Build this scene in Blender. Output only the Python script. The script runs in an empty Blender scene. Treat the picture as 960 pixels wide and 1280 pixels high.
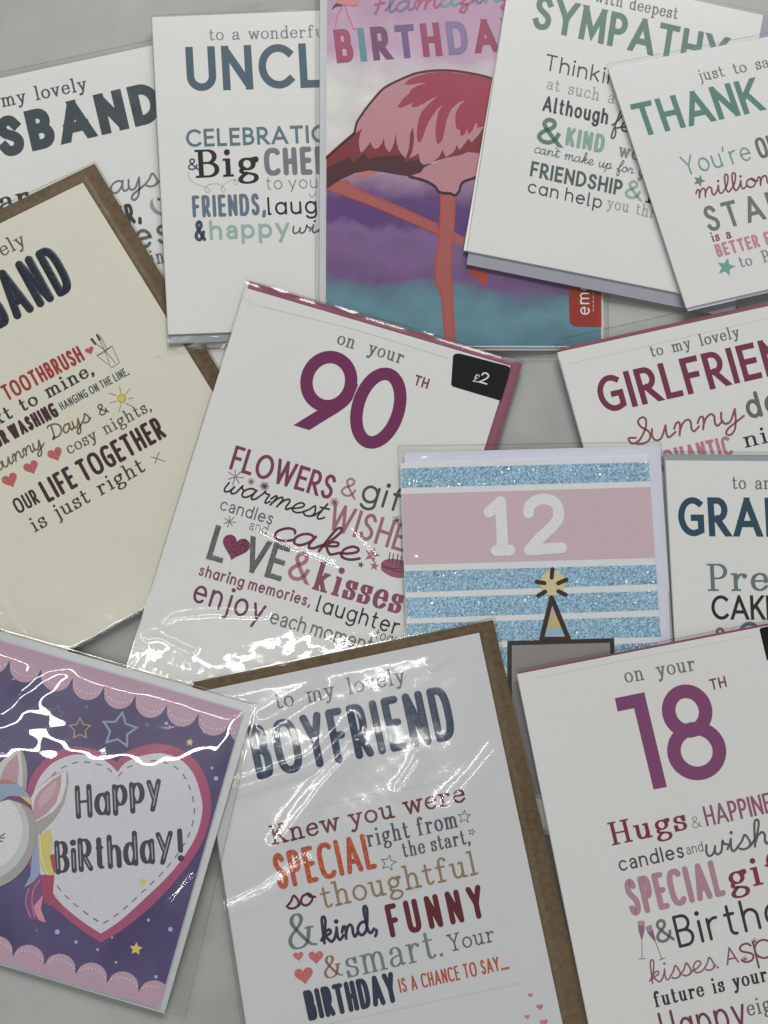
import bpy, bmesh, itertools, math, random
import numpy as np
from mathutils import Vector

scene = bpy.context.scene
random.seed(7)

# ------------------------------------------------------------------ camera
F_PX, PITCH, DIST = 1100.0, math.radians(4.0), 0.396     # lens in photo pixels (1280 high), tilt, metres to the table
cam_d = bpy.data.cameras.new("camera")
cam = bpy.data.objects.new("camera", cam_d)
scene.collection.objects.link(cam)
cam_d.sensor_fit = 'VERTICAL'
cam_d.sensor_height = 36.0
cam_d.lens = 36.0 * F_PX / 1280.0
cam_d.clip_start, cam_d.clip_end = 0.01, 50.0
CAM = np.array([0.0, -DIST * math.sin(PITCH), DIST * math.cos(PITCH)])
cam.location = CAM.tolist()
cam.rotation_euler = (PITCH, 0, 0)
scene.camera = cam

# ------------------------------------------------------------------ light: a lit room, ceiling lamps
world = bpy.data.worlds.new("World")
scene.world = world
world.use_nodes = True
wnt = world.node_tree
bg = wnt.nodes["Background"]
wtc = wnt.nodes.new("ShaderNodeTexCoord")
wsx = wnt.nodes.new("ShaderNodeSeparateXYZ")
wrp = wnt.nodes.new("ShaderNodeValToRGB")                 # bright walls and windows round a dimmer ceiling
wrp.color_ramp.elements[0].position, wrp.color_ramp.elements[0].color = 0.0, (0.80, 0.88, 0.92, 1)
wrp.color_ramp.elements[1].position, wrp.color_ramp.elements[1].color = 0.95, (0.10, 0.105, 0.11, 1)
wrp.color_ramp.elements.new(0.72).color = (0.62, 0.66, 0.67, 1)
wnt.links.new(wtc.outputs["Generated"], wsx.inputs[0])
wnt.links.new(wsx.outputs["Z"], wrp.inputs[0])
wnt.links.new(wrp.outputs[0], bg.inputs[0])
bg.inputs[1].default_value = 0.42


def lamp(name, loc, target, sx, sy, power, col=(1, 0.98, 0.96)):
    ld = bpy.data.lights.new(name, 'AREA')
    ld.shape, ld.size, ld.size_y, ld.energy, ld.color = 'RECTANGLE', sx, sy, power, col
    o = bpy.data.objects.new(name, ld)
    scene.collection.objects.link(o)
    o.location = loc
    o.rotation_euler = (Vector(target) - Vector(loc)).to_track_quat('-Z', 'Y').to_euler()
    return o


lamp("ceiling_panel_lamp", (0.30, 1.95, 1.35), (0, 0.05, 0), 1.7, 0.8, 42)
lamp("ceiling_tube_lamp", (-0.50, -0.30, 1.62), (-0.5, -0.3, 0), 1.25, 0.015, 2.2, (1, 0.98, 0.94))
lamp("ceiling_tube_lamp", (-0.50, -0.52, 1.62), (-0.5, -0.52, 0), 1.25, 0.015, 2.2, (1, 0.98, 0.94))

scene.view_settings.view_transform = 'Standard'
scene.view_settings.look = 'None'
scene.view_settings.exposure = 0.25
scene.view_settings.gamma = 1.0
try:
    scene.cycles.max_bounces = 8
    scene.cycles.transparent_max_bounces = 24
    scene.cycles.caustics_reflective = False
    scene.cycles.caustics_refractive = False
    scene.cycles.use_denoising = True
    scene.cycles.pixel_filter_width = 1.1
except Exception:
    pass

# ------------------------------------------------------------------ pixel of the photo -> point on a plane
CP, SP = math.cos(PITCH), math.sin(PITCH)


def rays(uv):
    uv = np.asarray(uv, float).reshape(-1, 2)
    x = (uv[:, 0] - 480.0) / F_PX
    y = -(uv[:, 1] - 640.0) / F_PX
    z = -np.ones(len(uv))
    return np.stack([x, y * CP - z * SP, y * SP + z * CP], 1)


def on_plane(uv, plane, h=0.0):
    """where the lines of sight through photo pixels uv meet the plane z = a x + b y + c + h"""
    a, b, c = plane
    d = rays(uv)
    h = np.asarray(h, float)
    t = (a * CAM[0] + b * CAM[1] + c + h - CAM[2]) / (d[:, 2] - a * d[:, 0] - b * d[:, 1])
    return CAM + d * t[:, None]


# ------------------------------------------------------------------ materials
K_ALB = 1.5                                               # photo value -> reflectance under this light
MATS = {}


def lin(c):
    return tuple(((v / 255.0) / 12.92 if v / 255.0 <= 0.04045 else ((v / 255.0 + 0.055) / 1.055) ** 2.4) for v in c)


def alb(c):
    return tuple(min(0.86, max(0.004, (v - 0.004) * K_ALB)) for v in lin(c)) + (1.0,)


def new_mat(name):
    m = bpy.data.materials.new(name)
    m.use_nodes = True
    nt = m.node_tree
    nt.nodes["Principled BSDF"].inputs["Specular IOR Level"].default_value = 0.25
    return m, nt, nt.nodes["Principled BSDF"]


def ink(col, rough=0.42, metal=0.0, grain=0.045, name="printed_ink"):
    """printed ink: flat colour with the faint mottling of a print"""
    key = ("ink", col, rough, metal, grain)
    if key in MATS:
        return MATS[key]
    m, nt, p = new_mat(name)
    tc = nt.nodes.new("ShaderNodeTexCoord")
    no = nt.nodes.new("ShaderNodeTexNoise")
    no.inputs["Scale"].default_value = 900
    no.inputs["Detail"].default_value = 2
    mr = nt.nodes.new("ShaderNodeMapRange")
    mr.inputs[1].default_value, mr.inputs[2].default_value = 0.3, 0.7
    mr.inputs[3].default_value, mr.inputs[4].default_value = 1 - grain, 1 + grain
    hs = nt.nodes.new("ShaderNodeHueSaturation")
    hs.inputs["Color"].default_value = alb(col)
    nt.links.new(tc.outputs["Object"], no.inputs["Vector"])
    nt.links.new(no.outputs["Fac"], mr.inputs[0])
    nt.links.new(mr.outputs[0], hs.inputs["Value"])
    nt.links.new(hs.outputs[0], p.inputs["Base Color"])
    p.inputs["Roughness"].default_value = rough
    p.inputs["Metallic"].default_value = metal
    MATS[key] = m
    return m


def foil(col, name="foil_print"):
    """raised foil lettering: darker, shinier, finely pitted"""
    key = ("foil", col)
    if key in MATS:
        return MATS[key]
    m, nt, p = new_mat(name)
    tc = nt.nodes.new("ShaderNodeTexCoord")
    no = nt.nodes.new("ShaderNodeTexNoise")
    no.inputs["Scale"].default_value = 800
    no.inputs["Detail"].default_value = 4
    no.inputs["Roughness"].default_value = 0.7
    mr = nt.nodes.new("ShaderNodeMapRange")
    mr.inputs[1].default_value, mr.inputs[2].default_value = 0.3, 0.72
    mr.inputs[3].default_value, mr.inputs[4].default_value = 0.5, 1.7
    hs = nt.nodes.new("ShaderNodeHueSaturation")
    hs.inputs["Color"].default_value = alb(col)
    bp = nt.nodes.new("ShaderNodeBump")
    bp.inputs["Strength"].default_value = 0.6
    bp.inputs["Distance"].default_value = 0.0004
    nt.links.new(tc.outputs["Object"], no.inputs["Vector"])
    nt.links.new(no.outputs["Fac"], mr.inputs[0])
    nt.links.new(mr.outputs[0], hs.inputs["Value"])
    nt.links.new(hs.outputs[0], p.inputs["Base Color"])
    nt.links.new(no.outputs["Fac"], bp.inputs["Height"])
    nt.links.new(bp.outputs[0], p.inputs["Normal"])
    p.inputs["Roughness"].default_value = 0.32
    p.inputs["Metallic"].default_value = 0.25
    MATS[key] = m
    return m


def paper(col, rough=0.55, fibre=0.03, scale=260, name="card_stock", bump=0.06, metal=0.0):
    key = ("paper", col, rough, fibre, scale, metal)
    if key in MATS:
        return MATS[key]
    m, nt, p = new_mat(name)
    tc = nt.nodes.new("ShaderNodeTexCoord")
    no = nt.nodes.new("ShaderNodeTexNoise")
    no.inputs["Scale"].default_value = scale
    no.inputs["Detail"].default_value = 5
    no2 = nt.nodes.new("ShaderNodeTexNoise")
    no2.inputs["Scale"].default_value = 14
    no2.inputs["Detail"].default_value = 3
    add = nt.nodes.new("ShaderNodeMath")
    add.operation = 'ADD'
    mr = nt.nodes.new("ShaderNodeMapRange")
    mr.inputs[1].default_value, mr.inputs[2].default_value = 0.7, 1.3
    mr.inputs[3].default_value, mr.inputs[4].default_value = 1 - fibre, 1 + fibre
    hs = nt.nodes.new("ShaderNodeHueSaturation")
    hs.inputs["Color"].default_value = alb(col)
    bp = nt.nodes.new("ShaderNodeBump")
    bp.inputs["Strength"].default_value = bump
    bp.inputs["Distance"].default_value = 0.0003
    nt.links.new(tc.outputs["Object"], no.inputs["Vector"])
    nt.links.new(tc.outputs["Object"], no2.inputs["Vector"])
    nt.links.new(no.outputs["Fac"], add.inputs[0])
    nt.links.new(no2.outputs["Fac"], add.inputs[1])
    nt.links.new(add.outputs[0], mr.inputs[0])
    nt.links.new(mr.outputs[0], hs.inputs["Value"])
    nt.links.new(hs.outputs[0], p.inputs["Base Color"])
    nt.links.new(no.outputs["Fac"], bp.inputs["Height"])
    nt.links.new(bp.outputs[0], p.inputs["Normal"])
    p.inputs["Roughness"].default_value = rough
    p.inputs["Metallic"].default_value = metal
    MATS[key] = m
    return m


def cellophane(rough=0.03, grain=0.0):
    key = ("film", rough, grain)
    if key in MATS:
        return MATS[key]
    m = bpy.data.materials.new("clear_cellophane")
    m.use_nodes = True
    nt = m.node_tree
    nt.nodes.clear()
    out = nt.nodes.new("ShaderNodeOutputMaterial")
    mix = nt.nodes.new("ShaderNodeMixShader")
    tr = nt.nodes.new("ShaderNodeBsdfTransparent")
    tr.inputs[0].default_value = (0.975, 0.975, 0.97, 1)
    gl = nt.nodes.new("ShaderNodeBsdfGlossy")
    gl.inputs["Roughness"].default_value = rough
    fr = nt.nodes.new("ShaderNodeLayerWeight")            # Schlick, the same from both sides of the thin film
    fr.inputs[0].default_value = .5
    pw = nt.nodes.new("ShaderNodeMath")
    pw.operation = 'POWER'
    pw.inputs[1].default_value = 5.0
    mu = nt.nodes.new("ShaderNodeMath")
    mu.operation = 'MULTIPLY_ADD'
    mu.use_clamp = True
    mu.inputs[1].default_value = .9
    mu.inputs[2].default_value = .078
    nt.links.new(fr.outputs["Facing"], pw.inputs[0])
    nt.links.new(pw.outputs[0], mu.inputs[0])
    nt.links.new(mu.outputs[0], mix.inputs[0])
    nt.links.new(tr.outputs[0], mix.inputs[1])
    nt.links.new(gl.outputs[0], mix.inputs[2])
    nt.links.new(mix.outputs[0], out.inputs[0])
    gs = nt.nodes.new("ShaderNodeBsdfGlossy")             # faint haze of handled film round the sharp glints
    gs.inputs["Roughness"].default_value = 0.24
    gm = nt.nodes.new("ShaderNodeMixShader")
    gm.inputs[0].default_value = 0.28
    nt.links.new(gl.outputs[0], gm.inputs[1])
    nt.links.new(gs.outputs[0], gm.inputs[2])
    nt.links.new(gm.outputs[0], mix.inputs[2])
    if grain > 0:
        tc = nt.nodes.new("ShaderNodeTexCoord")
        no = nt.nodes.new("ShaderNodeTexNoise")
        no.inputs["Scale"].default_value = 420
        no.inputs["Detail"].default_value = 4
        bp = nt.nodes.new("ShaderNodeBump")
        bp.inputs["Strength"].default_value = grain
        bp.inputs["Distance"].default_value = 0.0004
        nt.links.new(tc.outputs["Object"], no.inputs["Vector"])
        nt.links.new(no.outputs["Fac"], bp.inputs["Height"])
        nt.links.new(bp.outputs[0], gl.inputs["Normal"])
    MATS[key] = m
    return m
# ------------------------------------------------------------------ lettering: pen strokes, unit = cap height
# M/L lines, A cx cy rx ry a0 a1 arc, ~ smooth curve through points, O ellipse, D dot, F x y l r serif bar, | next stroke
SANS = {
 'A': (.80, "M 0 0 L .4 1|M .8 0 L .4 1|M .13 .29 L .67 .29"),
 'B': (.52, "M 0 0 L 0 1|M 0 1 L .24 1 A .24 .76 .23 .24 90 -90 L 0 .52|M 0 .52 L .26 .52 A .26 .26 .26 .26 90 -90 L 0 0"),
 'C': (.74, "A .44 .5 .44 .5 48 312"),
 'D': (.66, "M 0 0 L 0 1|M 0 1 L .2 1 A .2 .5 .46 .5 90 -90 L 0 0"),
 'E': (.46, "M 0 0 L 0 1|M 0 1 L .46 1|M 0 .52 L .42 .52|M 0 0 L .46 0"),
 'F': (.44, "M 0 0 L 0 1|M 0 1 L .44 1|M 0 .5 L .38 .5"),
 'G': (.72, "A .43 .5 .43 .5 56 292 L .71 .08 L .71 .47|M .71 .47 L .46 .47"),
 'H': (.60, "M 0 0 L 0 1|M .6 0 L .6 1|M 0 .5 L .6 .5"),
 'I': (0.0, "M 0 0 L 0 1"),
 'K': (.58, "M 0 0 L 0 1|M .55 1 L .03 .42|M .2 .6 L .58 0"),
 'L': (.42, "M 0 1 L 0 0|M 0 0 L .42 0"),
 'M': (.82, "M 0 0 L .04 1|M .04 1 L .41 .15 L .78 1|M .82 0 L .78 1"),
 'N': (.62, "M 0 0 L 0 1|M 0 1 L .62 0|M .62 0 L .62 1"),
 'O': (.90, "O .45 .5 .45 .5"),
 'P': (.50, "M 0 0 L 0 1|M 0 1 L .23 1 A .23 .72 .27 .28 90 -90 L 0 .44"),
 'R': (.54, "M 0 0 L 0 1|M 0 1 L .23 1 A .23 .72 .26 .28 90 -90 L 0 .44|M .2 .44 L .54 0"),
 'S': (.50, "~ .48 .84 .39 .96 .25 1 .1 .94 .03 .78 .1 .62 .26 .52 .43 .41 .5 .25 .43 .07 .26 0 .09 .04 0 .17"),
 'T': (.60, "M .3 0 L .3 1|M 0 1 L .6 1"),
 'U': (.60, "M 0 1 L 0 .3 A .3 .3 .3 .3 180 360 L .6 1"),
 'V': (.72, "M 0 1 L .36 0|M .72 1 L .36 0"),
 'W': (1.05, "M 0 1 L .27 0|M .525 1 L .27 0|M .525 1 L .78 0|M 1.05 1 L .78 0"),
 'Y': (.68, "M 0 1 L .34 .46|M .68 1 L .34 .46|M .34 .5 L .34 0"),
 '&': (.66, "~ .66 0 .4 .32 .18 .62 .11 .79 .17 .94 .29 1 .41 .94 .44 .8 .37 .66 .2 .52 .06 .37 0 .2 .08 .05 .24 0 .41 .06 .54 .22 .6 .42"),
 '0': (.66, "O .33 .5 .33 .5"),
 '1': (.25, "M .25 0 L .25 1|M .25 1 L 0 1"),
 '2': (.52, "~ .03 .74 .1 .93 .27 1 .44 .93 .5 .76 .44 .56 .24 .28 0 0|M 0 0 L .52 0"),
 '8': (.68, "O .34 .76 .275 .24|O .34 .27 .34 .27"),
 '9': (.72, "O .36 .65 .36 .35|~ .72 .65 .7 .5 .6 .36 .42 .18 .24 0"),
 'a': (.56, "O .28 .34 .28 .34|M .56 .68 L .56 0"),
 'b': (.56, "O .28 .34 .28 .34|M 0 0 L 0 1"),
 'c': (.50, "A .29 .34 .29 .34 44 316"),
 'd': (.56, "O .28 .34 .28 .34|M .56 1 L .56 0"),
 'e': (.56, "M 0 .36 L .56 .36 A .28 .34 .28 .34 4 316"),
 'f': (.34, "M .12 0 L .12 .78 A .3 .78 .18 .22 180 75|M 0 .66 L .32 .66"),
 'g': (.56, "O .28 .34 .28 .34|M .56 .68 L .56 -.06 A .28 -.06 .28 .25 0 -150"),
 'h': (.50, "M 0 0 L 0 1|M 0 .38 A .25 .42 .25 .26 180 0 L .5 0"),
 'i': (0.0, "M 0 0 L 0 .68|D 0 .95"),
 'j': (.14, "M .14 .68 L .14 -.12 A -.02 -.12 .16 .2 0 -85|D .14 .95"),
 'k': (.46, "M 0 0 L 0 1|M .42 .68 L .03 .3|M .15 .42 L .46 0"),
 'l': (.10, "M 0 1 L 0 0 L .1 0"),
 'm': (.84, "M 0 0 L 0 .68|M 0 .4 A .21 .45 .21 .23 180 0 L .42 0|M .42 .4 A .63 .45 .21 .23 180 0 L .84 0"),
 'n': (.50, "M 0 0 L 0 .68|M 0 .38 A .25 .42 .25 .26 180 0 L .5 0"),
 'o': (.60, "O .3 .34 .3 .34"),
 'p': (.56, "O .28 .34 .28 .34|M 0 .68 L 0 -.3"),
 'r': (.34, "M 0 0 L 0 .68|M 0 .36 A .27 .4 .27 .28 180 78"),
 's': (.38, "~ .37 .57 .3 .66 .19 .68 .07 .63 .03 .52 .09 .42 .2 .36 .33 .28 .38 .17 .32 .04 .19 0 .07 .03 0 .12"),
 't': (.32, "M .12 .95 L .12 .16 A .27 .16 .15 .16 180 280|M 0 .68 L .3 .68"),
 'u': (.50, "M 0 .68 L 0 .25 A .25 .25 .25 .25 180 360|M .5 .68 L .5 0"),
 'v': (.50, "M 0 .68 L .25 0|M .5 .68 L .25 0"),
 'w': (.80, "M 0 .68 L .2 0|M .4 .68 L .2 0|M .4 .68 L .6 0|M .8 .68 L .6 0"),
 'y': (.54, "M 0 .68 L .28 .02|M .54 .68 L .14 -.3"),
 ',': (.08, "M .08 .1 L 0 -.14"), '.': (.0, "D 0 .02"), "'": (.06, "M .06 1 L 0 .8"),
 '!': (.0, "M 0 1 L 0 .3|D 0 .02"),
}
HUMAN = dict(SANS)                                        # two-storey a, as in a plain text face
HUMAN.update({
 'a': (.45, "~ .05 .55 .14 .66 .27 .68 .4 .62 .45 .48|M .45 .5 L .45 0|~ .45 .4 .25 .38 .09 .32 .02 .18 .1 .03 .23 0 .37 .06 .45 .2"),
 'l': (0.0, "M 0 1 L 0 0"),
})
SERIF = {
 'B': (.60, "M .12 0 L .12 1|M .12 1 L .32 1 A .32 .76 .22 .24 90 -90 L .12 .52|M .12 .52 L .34 .52 A .34 .26 .26 .26 90 -90 L .12 0|F .12 1 .14 .1|F .12 0 .14 .1"),
 'F': (.55, "M .12 0 L .12 1|M .12 1 L .52 1 L .52 .84|M .12 .5 L .4 .5|F .12 1 .12 .1|F .12 0 .12 .14"),
 'H': (.74, "M .12 0 L .12 1|M .62 0 L .62 1|M .12 .5 L .62 .5|F .12 1 .13 .13|F .12 0 .13 .13|F .62 1 .13 .13|F .62 0 .13 .13"),
 'K': (.70, "M .12 0 L .12 1|M .58 1 L .14 .44|M .26 .58 L .62 0|F .12 1 .12 .13|F .12 0 .12 .13|F .58 1 .13 .1|F .62 0 .12 .1"),
 'L': (.55, "M .12 1 L .12 0|M .12 0 L .54 0 L .54 .2|F .12 1 .12 .13|F .12 0 .12 .1"),
 'P': (.58, "M .12 0 L .12 1|M .12 1 L .3 1 A .3 .73 .26 .27 90 -90 L .12 .46|F .12 1 .14 .1|F .12 0 .14 .16"),
 'Y': (.70, "M .08 1 L .35 .48|M .62 1 L .35 .48|M .35 .5 L .35 0|F .08 1 .1 .13|F .62 1 .13 .1|F .35 0 .15 .15"),
 '&': (.78, "~ .78 0 .62 .06 .42 .32 .24 .62 .18 .8 .24 .95 .36 1 .47 .94 .48 .8 .38 .66 .2 .5 .06 .36 .02 .2 .1 .04 .27 0 .46 .06 .58 .24 .66 .52|F .66 .54 .1 .12"),
 'a': (.52, "D .08 .48|~ .07 .5 .12 .59 .25 .63 .37 .57 .41 .44|M .41 .46 L .41 .1 L .44 .02 L .53 .04|~ .41 .36 .24 .33 .08 .27 .02 .15 .08 .02 .2 0 .33 .06 .41 .17"),
 'b': (.56, "M .1 0 L .1 1|O .31 .31 .22 .31|F .1 1 .1 .02"),
 'c': (.48, "D .43 .48|~ .44 .5 .36 .6 .25 .63 .1 .55 .02 .34 .07 .1 .2 0 .34 .02 .46 .14"),
 'd': (.58, "M .47 1 L .47 0|O .26 .31 .23 .31|F .47 1 .1 .02|F .47 0 .02 .11"),
 'e': (.50, "M .03 .35 L .47 .35|~ .47 .35 .44 .53 .34 .62 .22 .62 .08 .52 .02 .33 .06 .12 .18 .01 .32 .01 .47 .13"),
 'f': (.44, "M .16 0 L .16 .78 ~|~ .16 .76 .2 .93 .31 1 .42 .93|D .42 .9|M .03 .62 L .36 .62|F .16 0 .13 .15"),
 'g': (.54, "O .24 .42 .19 .2|~ .38 .57 .44 .63 .52 .6|D .51 .58|~ .12 .26 .06 .16 .12 .08 .3 .05 .46 -.02 .5 -.14 .42 -.26 .24 -.31 .08 -.27 .02 -.17 .08 -.06 .2 .05"),
 'h': (.62, "M .12 0 L .12 1|~ .12 .4 .2 .56 .33 .63 .45 .56 .48 .42|M .48 .44 L .48 0|F .12 1 .12 .01|F .12 0 .12 .12|F .48 0 .11 .13"),
 'i': (.26, "M .13 0 L .13 .62|F .13 .62 .12 .01|F .13 0 .13 .13|D .12 .9"),
 'j': (.22, "M .16 .62 L .16 -.14 ~|~ .16 -.12 .1 -.27 -.02 -.28|F .16 .62 .12 .01|D .15 .9"),
 'k': (.62, "M .12 0 L .12 1|M .46 .62 L .14 .26|M .24 .38 L .5 0|F .12 1 .12 .01|F .12 0 .12 .12|F .47 .62 .12 .09|F .51 0 .12 .1"),
 'l': (.26, "M .13 0 L .13 1|F .13 1 .12 .01|F .13 0 .13 .13"),
 'm': (.94, "M .12 0 L .12 .62|~ .12 .4 .19 .56 .3 .63 .42 .56 .45 .42|M .45 .44 L .45 0|~ .45 .4 .53 .56 .64 .63 .76 .56 .8 .42|M .8 .44 L .8 0|F .12 .62 .12 .01|F .12 0 .12 .11|F .45 0 .1 .1|F .8 0 .11 .13"),
 'n': (.62, "M .12 0 L .12 .62|~ .12 .4 .2 .56 .33 .63 .45 .56 .48 .42|M .48 .44 L .48 0|F .12 .62 .12 .01|F .12 0 .12 .12|F .48 0 .11 .13"),
 'o': (.52, "O .26 .31 .25 .31"),
 'p': (.58, "M .12 -.3 L .12 .62|O .34 .31 .22 .31|F .12 .62 .12 .01|F .12 -.3 .12 .14"),
 'r': (.48, "M .12 0 L .12 .62|~ .12 .36 .2 .52 .32 .61 .42 .57|D .43 .54|F .12 .62 .12 .01|F .12 0 .12 .14"),
 's': (.42, "~ .37 .48 .31 .59 .2 .62 .09 .58 .05 .47 .11 .38 .22 .33 .35 .27 .39 .15 .33 .03 .2 0 .09 .03 .03 .15|M .38 .46 L .38 .62|M .03 .18 L .03 .0"),
 't': (.38, "M .14 .84 L .14 .14 ~|~ .14 .16 .18 .03 .26 0 .37 .07|M .01 .62 L .35 .62"),
 'u': (.62, "M .12 .62 L .12 .2 ~|~ .12 .22 .16 .06 .28 0 .4 .07 .48 .22|M .48 0 L .48 .62|F .12 .62 .12 .01|F .48 .62 .12 .01|F .48 0 .01 .13"),
 'v': (.54, "M .07 .62 L .27 0|M .47 .62 L .27 0|F .07 .62 .1 .12|F .47 .62 .12 .1"),
 'w': (.82, "M .07 .62 L .24 0|M .41 .62 L .24 0|M .41 .62 L .58 0|M .75 .62 L .58 0|F .07 .62 .1 .11|F .75 .62 .11 .1"),
 'y': (.56, "M .08 .62 L .29 .02|M .49 .62 L .29 .02|~ .29 .02 .22 -.16 .13 -.28 .03 -.28|D .04 -.25|F .08 .62 .11 .13|F .49 .62 .12 .1"),
 'z': (.46, "M .05 .62 L .42 .62|M .42 .6 L .05 .02|M .05 0 L .43 0"),
 'x': (.56, "M .1 .62 L .46 0|M .46 .62 L .1 0|F .1 .62 .09 .12|F .46 .62 .11 .09|F .1 0 .09 .11|F .46 0 .12 .09"),
 ',': (.1, "D .05 .03|~ .08 .04 .07 -.06 .01 -.14"), '.': (.1, "D .05 .03"),
 '\u00a3': (.54, "~ .48 .82 .42 .95 .3 1 .17 .92 .14 .74 .19 .5 .18 .25 .03 0|M .03 0 L .4 0 L .52 .12|M .02 .5 L .4 .5"),
}
SCRIPT = {
 'a': (.58, "~ .4 .45 .3 .54 .14 .48 .03 .26 .08 .04 .22 .03 .36 .24 .42 .52|~ .42 .52 .39 .2 .43 .03 .52 .05 .6 .16"),
 'c': (.46, "~ .42 .42 .36 .54 .2 .53 .05 .32 .06 .09 .2 0 .36 .05 .48 .16"),
 'd': (.60, "~ .4 .44 .3 .54 .14 .48 .03 .26 .08 .04 .22 .03 .36 .24 .46 .7 .5 1.05 .45 1.18 .38 1.06 .38 .5 .4 .14 .47 .02 .55 .06 .62 .16"),
 'e': (.47, "~ 0 .14 .2 .22 .36 .38 .34 .52 .2 .53 .07 .32 .1 .07 .24 0 .38 .05 .5 .16"),
 'f': (.40, "~ 0 .14 .2 .42 .36 .86 .38 1.08 .28 1.12 .2 .85 .15 .3 .1 -.3 .14 -.48 .25 -.42 .25 -.12 .16 .05 .3 .08 .42 .16"),
 'h': (.54, "~ 0 .14 .16 .42 .27 .9 .25 1.1 .16 1.04 .12 .6 .09 0|~ .1 .12 .2 .42 .33 .54 .41 .42 .4 .15 .45 .02 .56 .16"),
 'i': (.30, "~ 0 .14 .09 .36 .13 .54|~ .13 .54 .11 .16 .16 .01 .24 .05 .32 .16|D .16 .8"),
 'k': (.50, "~ 0 .14 .16 .42 .27 .9 .25 1.1 .16 1.04 .12 .6 .09 0|~ .1 .18 .22 .46 .36 .52 .38 .38 .16 .27|~ .17 .27 .27 .1 .36 0 .44 .06 .52 .16"),
 'l': (.30, "~ 0 .14 .16 .42 .27 .9 .24 1.1 .15 1.02 .1 .4 .13 .06 .2 .01 .32 .16"),
 'm': (.80, "~ .0 .3 .07 .5 .14 .5 .14 .3 .1 0|~ .11 .12 .21 .42 .32 .54 .38 .42 .36 .2 .34 0|~ .35 .12 .45 .42 .57 .54 .64 .42 .63 .15 .69 .01 .82 .16"),
 'n': (.55, "~ .0 .3 .07 .5 .14 .5 .14 .3 .1 0|~ .11 .12 .21 .42 .33 .54 .4 .42 .39 .15 .44 .01 .57 .16"),
 'o': (.46, "~ .26 .54 .1 .46 .03 .22 .12 .02 .26 .02 .38 .2 .36 .42 .26 .53 .3 .4 .48 .3"),
 'p': (.48, "~ .0 .2 .1 .5 .08 .0 .04 -.42|~ .08 .22 .2 .48 .34 .52 .4 .34 .34 .1 .22 0 .1 .06|~ .3 .05 .4 .08 .5 .16"),
 'r': (.46, "~ 0 .14 .1 .42 .13 .58 .2 .48 .33 .47 .32 .2 .37 .02 .48 .16"),
 's': (.42, "~ .0 .14 .14 .34 .24 .58 .33 .42 .38 .18 .3 .02 .16 -.01 .05 .06|~ .28 .01 .36 .06 .44 .16"),
 't': (.34, "~ 0 .14 .12 .44 .18 .86|~ .18 .86 .13 .35 .13 .08 .2 0 .29 .06 .36 .16|M .02 .6 L .34 .62"),
 'u': (.52, "~ .02 .5 .0 .2 .07 .01 .2 .06 .34 .52|~ .34 .52 .33 .15 .38 .01 .54 .16"),
 'w': (.62, "~ .02 .5 .0 .18 .07 .01 .2 .1 .27 .38|~ .27 .38 .25 .14 .32 .01 .44 .12 .5 .52 .54 .4 .64 .34"),
 'y': (.50, "~ .02 .5 .0 .2 .07 .02 .2 .08 .34 .52|~ .34 .52 .32 .1 .26 -.3 .14 -.48 .05 -.38 .12 -.2 .34 0 .52 .16"),
 'z': (.46, "~ .0 .4 .1 .54 .26 .5 .2 .28 .08 .06 .2 .04 .3 -.1 .2 -.42 .08 -.36 .14 -.14 .48 .16"),
 'g': (.50, "~ .4 .45 .28 .54 .12 .46 .03 .24 .1 .03 .24 .08 .38 .5|~ .38 .5 .34 .0 .26 -.38 .13 -.46 .06 -.34 .2 -.14 .52 .16"),
 'S': (.50, "~ .12 .3 -.04 .34 .02 .1 .2 .18 .38 .6 .42 .94 .34 1.06 .24 .94 .28 .7 .44 .42 .44 .14 .3 0 .12 .04"),
 'D': (.66, "~ .2 .94 .18 .5 .13 .06 .04 .02 .1 .14 .28 .04 .5 .14 .62 .44 .56 .76 .34 .96 .08 1.0 -.02 .92"),
 'F': (.5, "~ -.1 .95 .1 1.06 .4 1.04 .62 1.1|~ .34 1.04 .28 .5 .18 0|M .16 .52 L .44 .56"),
 "'": (.06, "M .06 .98 L .03 .8"), ',': (.14, "~ .1 .08 .08 -.06 .02 -.16"), '.': (.1, "D .08 .03"),
}


def smooth_pts(P, n=7):
    P = [np.array(p, float) for p in P]
    if len(P) == 2:
        return np.array(P)
    Q = [2 * P[0] - P[1]] + P + [2 * P[-1] - P[-2]]
    out = []
    for i in range(1, len(Q) - 2):
        a, b, c, d = Q[i - 1], Q[i], Q[i + 1], Q[i + 2]
        for k in range(n):
            t = k / n
            out.append(0.5 * (2 * b + (c - a) * t + (2 * a - 5 * b + 4 * c - d) * t * t + (3 * b - a - 3 * c + d) * t ** 3))
    out.append(P[-1])
    return np.array(out)


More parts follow.
